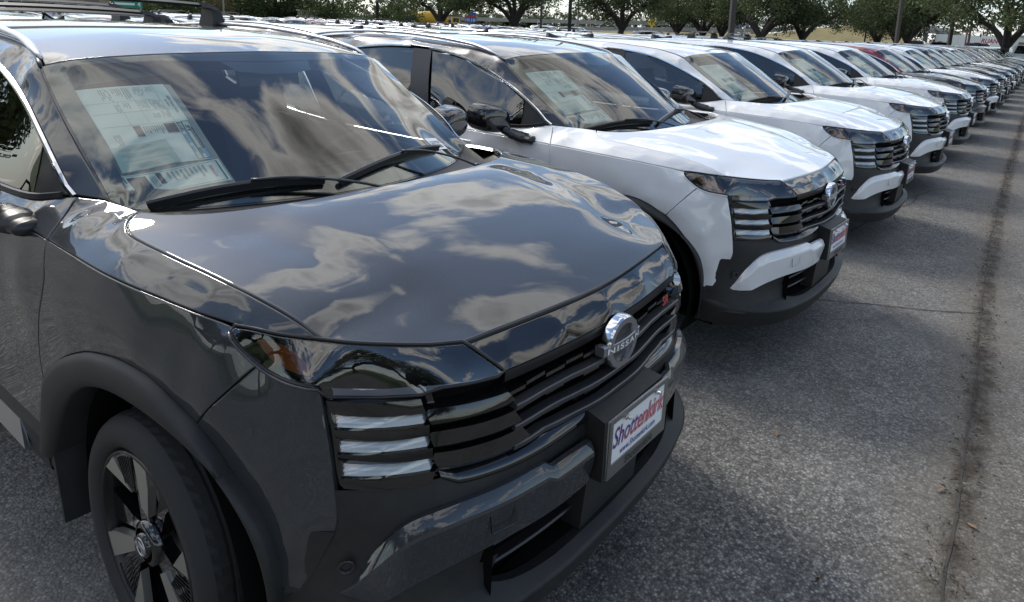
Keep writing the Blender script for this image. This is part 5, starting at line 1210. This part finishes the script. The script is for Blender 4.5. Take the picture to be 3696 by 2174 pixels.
oaks = [((-41.8,39.7),1.0,'dark green oak standing in front of the yellow mixer truck'),((-37.0,44.3),1.05,'spreading oak between the blue route signs and two dark poles'),((-29.9,49.5),1.06,'wide oak left of the yellow diamond sign'),((-26.0,58.4),1.0,'oak with several thin stems right of the yellow diamond sign'),((-26.9,64.6),1.0,'oak just left of the thick brown light pole'),((-19.2,54.7),1.0,'oak just right of the thick brown light pole'),((-16.1,57.9),1.05,'dark trunked oak in front of the dry grass hill'),((-10.5,67.4),1.0,'oak beside the bridge end, left of its twin'),((-8.35,63.7),1.02,'oak left of the white trailer behind the pickups'),((-1.0,46.4),1.0,'big oak at the right end of the row, in front of the trailer'),((-33.0,67.0),1.0,'oak farther back, its crown behind the yellow diamond sign'),((-13.5,71.0),.9,'small oak behind the bridge railing')]
for k, ((x, y), sc, lab) in enumerate(oaks): tree((x, y, -.2 if x < -12 else 0), OAKS[k % 3], sc, 1.3*k, lab, 'oaks along the lot edge')
def bush_meshes(seed, H, R):
    rr = np.random.default_rng(seed); tb = MB(); tb.tube([(0,0,-.1),(.1,0,H*.3),(0,.1,H*.6)], [.22,.16,.06], 7)
    C, RR = [], []
    for _ in range(46):
        a = rr.random()*2*PI; u = rr.random(); z = H*(.12+.80*u); rm = R*math.sin(PI*min(.95, .12+.80*u))**.7; r = rm*math.sqrt(rr.random()); C.append((r*math.cos(a), r*math.sin(a), z)); RR.append(rr.uniform(.7,1.35))
    V, F = leaves(C, RR, 105, .15, rr); lf = MB(); lf.add(V, F, smooth=False); return tb.mesh('trunk', ['bark'], 1, False), lf.mesh('crown', ['bush_leaf'], 1, False)
BUSH = [bush_meshes(21, 8., 3.0), bush_meshes(22, 7., 3.4)]
for k, (x, y, sc, cr, lab) in enumerate(TREES_LEFT): tree((x, y, -.1), BUSH[k % 2], sc, 2.1*k, lab, 'bushy trees beyond the rows of cars', 'bushy_tree', cr)
for k, (x, y, sc) in enumerate(((-9,-15,1.0),(-3,-17,1.1),(4,-16,1.0),(-17,-14,1.1),(11,-13,1.0),(-25,-12,1.0))): tree((x, y, 0), OAKS[(k+1) % 3], sc, 1.7*k, 'oak mirrored in the car sides, %s along the near kerb' % ordn[k], 'oaks beside the near kerb')
f = MB(); f.add([(-45,-22,.004),(30,-22,.004),(30,-9.5,.004),(-45,-9.5,.004)], [(0,1,2,3)]); tag(obj('grass_strip', f.mesh('grass_strip', ['green_grass'], 1, False)), kind='structure')
# far woods: one belt, read as a mass
def wood():
    rr = np.random.default_rng(9); C, RR = [], []
    for az in np.linspace(math.radians(88), math.radians(172), 420):
        for D in (rr.uniform(170, 215), rr.uniform(215, 300)):
            a = az+rr.normal(0,.004); x, y = CAM.x+D*math.cos(a), CAM.y+D*math.sin(a)
            if -70 < x < 4 and 110 < y < 215: continue
            h = rr.uniform(3.9, 6.4)*(1.0 if D < 215 else 1.35)
            for q in range(3): C.append((x+rr.normal(0,2), y+rr.normal(0,2), h*(.22+.28*q))); RR.append(rr.uniform(1.1, 1.9)*(1-.12*q))
    V, F = leaves(C, RR, 14, .42, rr); lf = MB(); lf.add(V, F, smooth=False)
    o = tag(obj('far_woods', lf.mesh('far_woods', ['wood_leaf'], 1, False)), kind='stuff')
wood()

# ------------------------------------------------------------------ poles, signs, road, trucks beyond the lot
mat('pole_brown', (.045,.035,.03), .7); mat('pole_black', (.015,.015,.016), .5); mat('pole_grey', (.30,.30,.29), .6); mat('wood_pole', (.13,.105,.08), .95)
mat('sign_blue', (.02,.09,.36), .5); mat('sign_red', (.45,.03,.04), .5); mat('sign_yellow', (.72,.46,.02), .5); mat('sign_green', (.01,.20,.11), .5); mat('sign_white', (.75,.75,.74), .5)
mat('mixer_yellow', (.55,.31,.02), .55); mat('trailer_white', (.72,.72,.70), .55); mat('wall_tan', (.36,.30,.22), .85); mat('wall_white', (.62,.61,.57), .8); mat('tank_orange', (.42,.25,.06), .7); mat('dark_glass', (.01,.012,.014), .05, 0, .5)
def W(name, mb, mats, parent=None): return obj(name, mb.mesh(name, mats, 1, False), parent)
def pole(x, y, r, h, m, lab, square=False, arm=None, group='light poles in the parking lot', lean=0., cat='pole', name='light_pole'):
    t = empty(name, (x, y, 0)); tag(t, lab, cat, group); f = MB(); k = 4 if square else 10
    f.tube([(-lean*.3,0,-.3),(lean*h*.5,0,h*.5),(lean*h,0,h)], [r*1.12, r, r*.85], k, smooth=not square); W('shaft', f, [m], t)
    if arm:
        f = MB(); f.box((-arm,-.06,h-.05),(arm,.06,h+.05)); W('arm', f, [m], t)
        for sg in RL: f = MB(); f.box((sg*arm-.35,-.18,h-.12),(sg*arm+.35,.18,h+.03)); W('lamp_head', f, [m], t)
    if not square:
        f = MB(); f.tube([(0,0,0),(0,0,.12)], r*1.5, 10); W('base', f, ['concrete'], t)
    return t
pole(-11.28,29.89,.16,9.5,'pole_brown','thick square brown light pole in the middle of the lot',True,1.2)
pole(-25.3,56.5,.075,9,'pole_brown','slim brown light pole left of the thick one',True,.9)
sp_ = pole(-45.1,36.0,.12,9,'pole_black','black pole carrying a small solar panel',False,.9)
f = MB(); f.hexa([(.1,-.35,2.9),(.9,-.35,3.2),(.9,.35,3.2),(.1,.35,2.9),(.1,-.35,2.94),(.9,-.35,3.24),(.9,.35,3.24),(.1,.35,2.94)]); W('solar_panel', f, ['pole_grey'], sp_)
pole(-32.25,41.7,.11,9,'pole_brown','brown light pole right of the oak by the route signs',True,.9)
pole(-24.6,35.0,.11,10,'pole_black','black light pole left of the slim grey one',False,.9)
pole(-44.3,63.9,.10,8,'pole_grey','slim pale grey pole beside the black one',False,None)
pole(-5.64,39.8,.11,10,'pole_brown','brown light pole in front of the bridge end',True,.9)
pole(-13.25,66.9,.07,4.6,'pole_black','thin black pole standing on the dry grass hill side',False,None)
pole(-4.03,48.15,.10,10,'pole_brown','leaning brown light pole in front of the white trailer',True,.9,lean=.012)
pole(-6.2,68.0,.09,10,'pole_black','black pole close behind the leaning brown pole',False,None,lean=.01)
pole(-5.3,73.2,.10,9,'wood_pole','weathered wooden utility pole beside the trailer',False,None,'utility poles',.012,'utility pole','utility_pole')
pole(-53.1,27.4,.06,9,'pole_grey','thin pale pole among the trees at the left',False,None)
pole(-13.0,150.,.12,11,'wood_pole','far utility pole left of the trailer',False,.9,'utility poles',0,'utility pole','utility_pole')
pole(-27.5,73.0,.09,3.0,'pole_grey','short grey post right of the thick brown pole',False,None)
f = MB()
for z in (9.2, 9.6, 8.5): f.tube(crom([(-60,120,z),(-33,97,z-.7),(-5.3,73.2,z)], 8), .015, 4, caps=False); f.tube(crom([(-5.3,73.2,z),(-9,110,z-.9),(-13,150,z+1)], 8), .015, 4, caps=False)
tag(W('power_lines', f, ['pole_black']), 'thin power lines hanging between the utility poles', 'power lines')

def face_cam(x, y): return math.atan2(CAM.y-y, CAM.x-x)       # signs are turned towards the lot
def sign(x, y, lab, cat='road sign', post=(0,.0,2.0,.035), name='road_sign'):
    t = empty(name, (x, y, 0), math.atan2(-1.5-y, 1.8-x)); tag(t, lab, cat)
    f = MB(); f.tube([(-.03,post[1],-.3),(-.03,post[1],post[2])], post[3], 8); W('post', f, ['pole_grey'], t); return t
def plate(t, poly, x, m, name, th=.02, off=0.):
    n = len(poly); V = [(x+th, a, b) for a, b in poly]+[(x, a, b) for a, b in poly]; f = MB()
    f.add(V, [tuple(range(n)), tuple(reversed(range(n, 2*n)))]+[(i, n+i, n+(i+1) % n, (i+1) % n) for i in range(n)], smooth=False); return W(name, f, [m], t)
def letters(t, txt, a0, b0, h, m, x=.03, width=None, name='lettering'):
    V, F = text_mesh(txt, h, 0, 0, .01*h, 1., 'LEFT'); w = V[:, 0].max()-V[:, 0].min(); V[:, 0] -= V[:, 0].min()+w/2
    if width: V[:, 0] *= width/w
    f = MB(); f.add([(x, a0+p[0], b0+p[1]) for p in V], F, smooth=False); return W(name, f, [m], t)
rect = lambda a0, b0, a1, b1: [(a0,b0),(a1,b0),(a1,b1),(a0,b1)]
for k, (x, y, lab, arr) in enumerate(((-57.52,59.41,'left blue route shield sign reading 10 above an up arrow','up'),(-57.02,59.90,'right blue route shield sign reading 10 above a right arrow','right'))):
    t = sign(x, y, lab, post=(0,0,2.6,.04)); 
    plate(t, [(0,1.42),(.24,1.60),(.36,1.85),(.36,2.2),(.30,2.34),(.18,2.28),(0,2.34),(-.18,2.28),(-.30,2.34),(-.36,2.2),(-.36,1.85),(-.24,1.60)], 0, 'sign_blue', 'shield')
    plate(t, [(.35,2.10),(.35,2.2),(.29,2.32),(.18,2.27),(0,2.32),(-.18,2.27),(-.29,2.32),(-.35,2.2),(-.35,2.10)], .021, 'sign_red', 'shield_top', .004)
    letters(t, '10', 0, 1.68, .50, 'sign_white', .027, .48)
    plate(t, rect(-.34,.80,.34,1.36), 0, 'sign_blue', 'arrow_plate')
    arw = [(-.05,.88),(.05,.88),(.05,1.12),(.14,1.12),(0,1.30),(-.14,1.12),(-.05,1.12)]
    if arr == 'right': arw = [(b-1.09, 1.09-a*1.0) for a, b in arw]
    plate(t, arw, .021, 'sign_white', 'arrow', .004)
    if k: plate(t, rect(-.34,2.40,.30,2.75), 0, 'sign_blue', 'upper_plate')
t = sign(-46.75,85.94,'yellow diamond sign warning BRIDGE MAY ICE IN COLD WEATHER', post=(0,0,2.6,.04))
plate(t, [(0,1.95),(.62,2.72),(0,3.49),(-.62,2.72)], 0, 'sign_yellow', 'panel')
for q, (tx, z) in enumerate((('BRIDGE',2.92),('MAY ICE IN',2.70),('COLD',2.50),('WEATHER',2.30))): letters(t, tx, 0, z, .17, 'ink', .024, (.42,.62,.34,.40)[q])
t = sign(-83.8,67.6,'small red and white sign left of the yellow truck', post=(0,0,1.3,.04)); plate(t, rect(-.30,1.25,.30,2.15), 0, 'sign_red', 'panel'); plate(t, rect(-.22,1.62,.22,1.78), .021, 'sign_white', 'bar', .004)
t = sign(-58.9,90.26,'black ONE WAY sign with a white arrow pointing right', post=(0,0,2.1,.04)); plate(t, rect(-.46,1.55,.46,1.98), 0, 'pole_black', 'panel'); plate(t, [(-.38,1.67),(.16,1.67),(.16,1.58),(.42,1.765),(.16,1.95),(.16,1.86),(-.38,1.86)], .021, 'sign_white', 'arrow', .004); letters(t, 'ONE WAY', -.10, 1.70, .15, 'ink', .028, .46)
t = sign(-41.69,53.37,'white notice plate on the brown pole right of the oak', post=(0,0,2.1,.03)); plate(t, rect(-.17,1.35,.17,2.05), 0, 'sign_white', 'panel'); plate(t, rect(-.10,1.72,.10,1.90), .021, 'pole_black', 'symbol', .003)
t = sign(-25.94,68.19,'small white sign at the foot of the oak right of the brown pole', post=(0,0,2.0,.03)); plate(t, rect(-.14,1.45,.14,1.9), 0, 'sign_white', 'panel'); plate(t, [(0,1.92),(.14,2.06),(0,2.2),(-.14,2.06)], 0, 'sign_white', 'diamond'); plate(t, rect(-.06,1.55,.06,1.75), .021, 'pole_black', 'symbol', .003)
t = sign(-63.2,24.6,'green highway sign seen over the black roof crossbar', post=(0,-.9,2.6,.06)); f = MB(); f.tube([(-.03,.9,0),(-.03,.9,2.6)], .06, 8); W('post', f, ['pole_grey'], t); plate(t, rect(-1.05,1.45,1.05,2.75), 0, 'sign_green', 'panel'); letters(t, '4', .78, 1.62, .5, 'sign_white', .024, .2); plate(t, rect(-.92,1.70,.50,1.88), .021, 'sign_white', 'lettering_band', .003)

# embankment, ramp, bridge
cr = [(-88,112,.4),(-75,121,1.0),(-62,131,1.6),(-47.5,133,1.9),(-43.5,140,2.9),(-38.5,145.5,3.9),(-35,150,4.5),(-33,152.5,4.6)]
C_ = resamp(crom(np.array(cr, float)), n=26); T = np.gradient(C_[:, :2], axis=0); T /= np.linalg.norm(T, axis=1)[:, None]; Nn = np.stack([T[:, 1], -T[:, 0]], 1)
rows = []
for i in range(26):
    c = C_[i]; h = c[2]; row = []
    for t_ in np.linspace(0, 1, 8): row.append((c[0]+Nn[i][0]*(h*4+3)*(1-t_), c[1]+Nn[i][1]*(h*4+3)*(1-t_), -.05+(h+.05)*(t_**1.0)*(.85+.15*t_)+.1*math.sin(i*1.7+t_*5)*(t_*(1-t_))*2))
    rows.append(row)
e = C_[-1]
for k in range(1, 9):   # nose of the embankment falling away to the right
    t_ = k/8; a = math.atan2(Nn[-1][1], Nn[-1][0])+t_*1.5; row = []
    for q in np.linspace(0, 1, 8): row.append((e[0]+math.cos(a)*21*(1-q), e[1]+math.sin(a)*21*(1-q), -.05+4.65*q))
    rows.append(row)
f = MB(); f.grid(rows); tag(W('grass_hill', f, ['dry_grass']), kind='structure')
def strip(path, off0, off1, z0, z1, m, name):
    P_ = resamp(crom(np.array(path, float)), n=40); T = np.gradient(P_[:, :2], axis=0); T /= np.linalg.norm(T, axis=1)[:, None]; N_ = np.stack([-T[:, 1], T[:, 0]], 1)
    f = MB(); f.grid([[(p[0]+n[0]*off0, p[1]+n[1]*off0, p[2]+z0), (p[0]+n[0]*off1, p[1]+n[1]*off1, p[2]+z1)] for p, n in zip(P_, N_)]); return W(name, f, [m]), P_, N_
ramp = [(-120,95,.1),(-88,113,.5),(-62,132,1.7),(-48,137,2.2),(-40,147,4.0),(-34,155,4.9),(-29,175,5.3),(-30,300,5.6)]
tag(strip(ramp, .2, 9., .05, .12, 'concrete', 'ramp_road')[0], kind='structure')
hwy = [(-125,112,1.6),(-92,127,2.2),(-66,145,3.2),(-52,155,4.3),(-42,166,5.0),(-34,185,5.3),(-36,300,5.6)]
tag(strip(hwy, 0, 14., 0, .1, 'concrete', 'highway')[0], kind='structure')
def wall(path, h, th, name, lab, z0=0., n=30):
    P_ = resamp(crom(np.array(path, float)), n=n); f = MB(); f.sweep(P_+[0,0,z0], [(-th,0),(th,0),(th*.5,h),(-th*.5,h)]); return tag(W(name, f, ['barrier']), lab, 'barrier')
wall(ramp[1:5], .8, .2, 'road_barrier', 'concrete barrier along the near edge of the climbing ramp', .05); wall(hwy, .85, .25, 'road_barrier', 'concrete barrier between the ramp and the highway above')
b = empty('road_bridge', (0,0,0)); tag(b, 'concrete highway bridge beyond the dry grass hill', 'bridge')
bp = np.array([(-35.5,153,5.0),(-29.5,178,5.3),(-28.5,220,5.5),(-31,310,5.6)], float); P_ = resamp(crom(bp), n=30)
f = MB(); f.sweep(P_, [(0,-1.1),(.3,-1.1),(.3,-.05),(0,-.05)]); W('girder', f, ['barrier'], b)
f = MB(); f.sweep(P_+[0,0,0], [(-.1,0),(.25,0),(.2,.75),(-.05,.75)]); W('parapet', f, ['concrete'], b)
f = MB(); f.grid([[(p[0]-.2,p[1],p[2]-.1),(p[0]-12,p[1],p[2]-.1)] for p in P_]); W('deck', f, ['concrete'], b)
for q in (6, 11, 17, 24): f = MB(); p = P_[q]; f.box((p[0]-1.2,p[1]-.5,-.1),(p[0]-.1,p[1]+.5,p[2]-1.1)); W('pier', f, ['barrier'], b)
for x, y, z, rz, c, lab in ((-53.8,139.2,2.62,.65,'blue','blue car driving up the ramp left of the oak'),(-64.0,133.,1.70,.6,'charcoal','dark car on the ramp beside the yellow diamond sign'),(-43.5,167.,4.95,.95,'red','red car at the top of the highway, behind an oak crown'),(-38.2,176.,5.25,1.3,'charcoal','dark car crossing the highway bridge'),(-42.0,112.,.0,.4,'silver','silver car at the foot of the dry hill')):
    lod_car((x, y, z), rz, c, c, lab, 'cars on the highway ramp')
for x, y, rz, c, lab in ((-39.8,54.8,.2,'white','white car parked under the oak by the dark pole'),(-37.8,56.9,.2,'gunmetal','dark grey car parked right of the black pole'),(-26.1,52.4,.3,'white','white car behind the roof bars below the yellow sign')):
    lod_car((x, y, -.02), rz, c, c, lab, 'cars under the oaks')
# yellow mixer truck, its booster wheels swung up at the tail
mx = empty('mixer_truck', (-89.2,84.0,-.35), math.radians(47)); tag(mx, 'yellow concrete mixer truck behind the oak trunk, its rear wheels lifted', 'truck')
f = MB(); f.tube([(-3.3,0,2.55),(-2.4,0,2.45),(-.6,0,2.30),(1.0,0,2.05),(2.2,0,1.85)], [.55,.95,1.22,1.1,.55], 18); W('drum', f, ['mixer_yellow'], mx)
f = MB(); f.box((-4.6,-.45,.85),(5.0,.45,1.15)); W('chassis', f, ['mixer_yellow'], mx)
f = MB(); f.hexa([(2.7,-1.15,.9),(4.4,-1.15,.9),(4.4,1.15,.9),(2.7,1.15,.9),(2.7,-1.1,2.65),(4.1,-1.1,2.65),(4.1,1.1,2.65),(2.7,1.1,2.65)]); f.box((4.4,-1.0,.8),(5.6,1.0,1.75)); cab = W('cab', f, ['mixer_yellow'], mx)
f = MB(); f.box((3.0,-1.18,1.75),(3.95,-1.14,2.45)); W('window', f, ['dark_glass'], cab)
f = MB(); f.hexa([(4.30,-1.0,1.80),(4.42,-1.0,1.80),(4.42,1.0,1.80),(4.30,1.0,1.80),(4.10,-.95,2.5),(4.2,-.95,2.5),(4.2,.95,2.5),(4.10,.95,2.5)]); W('windscreen', f, ['dark_glass'], cab)
for x, z in ((-1.6,.52),(-.4,.52),(4.6,.52)):
    for s_ in RL: f = MB(); f.lathe([(.0,.0),(.3,.02),(.52,0),(.52,-.3),(0,-.3)], 20, c=(x,s_*1.1,z)); W('wheel', f, ['rubber'], mx)
for s_ in (-1.15, .9): f = MB(); f.lathe([(0,.06),(.28,.03),(.54,0),(.56,-.06),(.56,-.30),(.5,-.36),(0,-.36)], 20, c=(-4.7,s_,2.0)); W('lifted_wheel', f, ['rubber'], mx)
f = MB(); f.tube([(-3.0,-.4,1.2),(-4.7,-.4,2.0)], .12, 6); f.tube([(-3.0,.4,1.2),(-4.7,.4,2.0)], .12, 6); f.tube([(-4.7,-1.2,2.0),(-4.7,.9,2.0)], .14, 8); f.hexa([(-4.0,-.5,2.6),(-3.2,-.5,2.9),(-3.2,.5,2.9),(-4.0,.5,2.6),(-4.3,-.6,3.2),(-3.3,-.6,3.3),(-3.3,.6,3.3),(-4.3,.6,3.2)]); W('booster_frame', f, ['mixer_yellow'], mx)
# white semi-trailer lettered RUAN
tr = empty('semi_trailer', (-17.7,204.5,0), math.radians(5.4)); tag(tr, 'long white box trailer lettered RUAN beyond the pickups', 'trailer')
f = MB(); f.box((-7.7,-1.25,1.15),(7.7,1.25,4.1)); W('box', f, ['trailer_white'], tr)
f = MB(); f.box((-7.6,-1.2,.95),(7.6,1.2,1.15)); f.box((-7.0,-1.1,.1),(-4.2,1.1,.95)); f.box((4.2,-.4,.1),(4.5,.4,.95)); W('undercarriage', f, ['pole_black'], tr)
V, F = text_mesh('RUAN', 1.45, 0, .25, .04); w = V[:, 0].max(); f = MB(); f.add([(2.8+x*3.9/w, -1.262, 2.35+y*1.05) for x, y, z in V], F, smooth=False); W('lettering', f, ['sign_red'], tr)
for q in range(6): f = MB(); f.box((-7.4+q*2.5,-1.258,1.2),(-7.36+q*2.5,-1.25,4.05)); W('rib', f, ['pole_grey'], tr)
# pickups parked beyond the end of the row, tailgates towards us
def pickup(x, y, p, lab, rz=PI/2, dz=0.):
    t = empty('pickup_truck', (x, y, dz), rz); tag(t, lab, 'pickup', 'pickups beyond the end of the row'); pm = 'paint_'+p
    f = MB(); f.hexa([(-2.8,-.98,.55),(-.6,-.98,.55),(-.6,.98,.55),(-2.8,.98,.55),(-2.82,-.96,1.32),(-.6,-.96,1.32),(-.6,.96,1.32),(-2.82,.96,1.32)]); f.box((-2.9,-.95,.45),(-2.75,.95,.65), 0); W('bed', f, [pm], t)
    f = MB(); f.hexa([(-.6,-.99,.5),(2.9,-.97,.5),(2.9,.97,.5),(-.6,.99,.5),(-.6,-.97,1.25),(2.85,-.93,1.15),(2.85,.93,1.15),(-.6,.97,1.25)]); f.hexa([(-.55,-.95,1.25),(1.6,-.93,1.22),(1.6,.93,1.22),(-.55,.95,1.25),(-.35,-.74,1.86),(.75,-.72,1.86),(.75,.72,1.86),(-.35,.74,1.86)]); cb = W('cab', f, [pm], t)
    f = MB(); f.hexa([(-.60,-.80,1.32),(-.50,-.80,1.32),(-.50,.80,1.32),(-.60,.80,1.32),(-.43,-.64,1.80),(-.36,-.64,1.80),(-.36,.64,1.80),(-.43,.64,1.80)]); W('rear_window', f, ['dark_glass'], cb)
    for sg in RL: f = MB(); f.hexa([(-.35,sg*.93,1.30),(1.25,sg*.92,1.30),(1.25,sg*.90,1.30),(-.35,sg*.90,1.30),(-.2,sg*.80,1.78),(.7,sg*.78,1.78),(.7,sg*.76,1.78),(-.2,sg*.76,1.78)]); W('side_window', f, ['dark_glass'], cb)
    f = MB(); f.box((-2.84,-.80,.80),(-2.815,.80,1.26)); W('tailgate', f, [pm], t)
    for sg in RL: f = MB(); f.box((-2.845,sg*.88-.07,.82),(-2.81,sg*.88+.07,1.25)); W('tail_light', f, ['badge_red'], t)
    f = MB(); f.box((-.42,-.18,1.84),(-.30,.18,1.89)); W('brake_light', f, ['badge_red'], cb)
    for xx in (-1.7, 1.9):
        for sg in RL: f = MB(); f.lathe([(0,.02),(.22,.02),(.40,0),(.40,-.24),(0,-.24)], 20, c=(xx,sg*.97,.40)); W('wheel', f, ['rubber'], t)
    return t
pickup(-7.3,70.5,'white','white pickup left of the dark red one, in front of the trailer'); pickup(-3.2,57.5,'red','dark red pickup in front of the white trailer'); pickup(.35,49.8,'white','white pickup at the far right edge beside the big oak'); pickup(-10.6,78.0,'charcoal','dark pickup beside the dry hill, left of the white ones')
# buildings and tanks far away
t = empty('tan_building', (-86.,24.5,0), math.radians(-20)); tag(t, 'tan building with a checkered panel at the far left', 'building'); f = MB(); f.box((-6,-7,0),(0,7,3.6)); W('wall', f, ['wall_tan'], t); f = MB(); f.box((-6.3,-7.3,3.6),(.3,7.3,3.8)); W('roof', f, ['pole_brown'], t)
for i in range(4):
    for j in range(4): f = MB(); f.box((.0,-2.6+.35*i,1.3+.35*j),(.03,-2.26+.35*i,1.64+.35*j)); W('checker_tile', f, ['pole_black' if (i+j) % 2 else 'sign_white'], t)
for i in range(3): f = MB(); f.box((0,1.+1.9*i,1.0),(.04,2.2+1.9*i,2.4)); W('window', f, ['dark_glass'], t)
t = empty('roof_box', (-60.84,39.8,0), .6); tag(t, 'beige box shelter standing among the parked cars', 'shelter'); f = MB(); f.box((-.6,-.65,0),(.6,.65,1.95)); W('wall', f, ['wall_tan'], t); f = MB(); f.box((-.7,-.75,1.95),(.7,.75,2.05)); W('roof', f, ['wall_white'], t)
t = empty('low_building', (-1.5,120,0), .1); tag(t, 'low white building behind the big oak at the right edge', 'building'); f = MB(); f.box((-2.6,-3,0),(9,3,3.2)); W('wall', f, ['wall_white'], t); f = MB(); f.box((-2.8,-3.2,3.2),(9.2,3.2,3.4)); W('roof', f, ['pole_grey'], t)
for i in range(4): f = MB(); f.box((-1.8+2.4*i,-3.04,1.2),(-.6+2.4*i,-3.0,2.4)); W('window', f, ['dark_glass'], t)
t = empty('water_tower', (-28.2,397,0)); tag(t, 'pale water tower standing far behind the trailer', 'water tower'); f = MB(); f.tube([(0,0,9.5),(0,0,10.5),(0,0,13),(0,0,14)], [1.4,2.8,2.8,1.0], 16); W('tank', f, ['wall_tan'], t)
for a in range(4): f = MB(); f.tube([(1.8*math.cos(a*PI/2),1.8*math.sin(a*PI/2),-.1),(1.6*math.cos(a*PI/2),1.6*math.sin(a*PI/2),10)], .22, 6); W('leg', f, ['pole_brown'], t)
t = empty('storage_tank', (-19.8,187.3,0)); tag(t, 'small orange tank on a mast above the trailer roof', 'tank'); f = MB(); f.tube([(0,0,3.9),(0,0,4.2),(0,0,5.4),(0,0,5.6)], [.3,.45,.45,.2], 12); W('tank', f, ['tank_orange'], t); f = MB(); f.tube([(0,0,-.1),(0,0,3.9)], .1, 6); W('mast', f, ['pole_brown'], t)
t = tag(obj('kerb', (lambda f: (f.box((-45.3,-22,-.06),(-45,72,.12)), f.mesh('kerb', ['concrete'], 1, False))[1])(MB())), kind='structure')
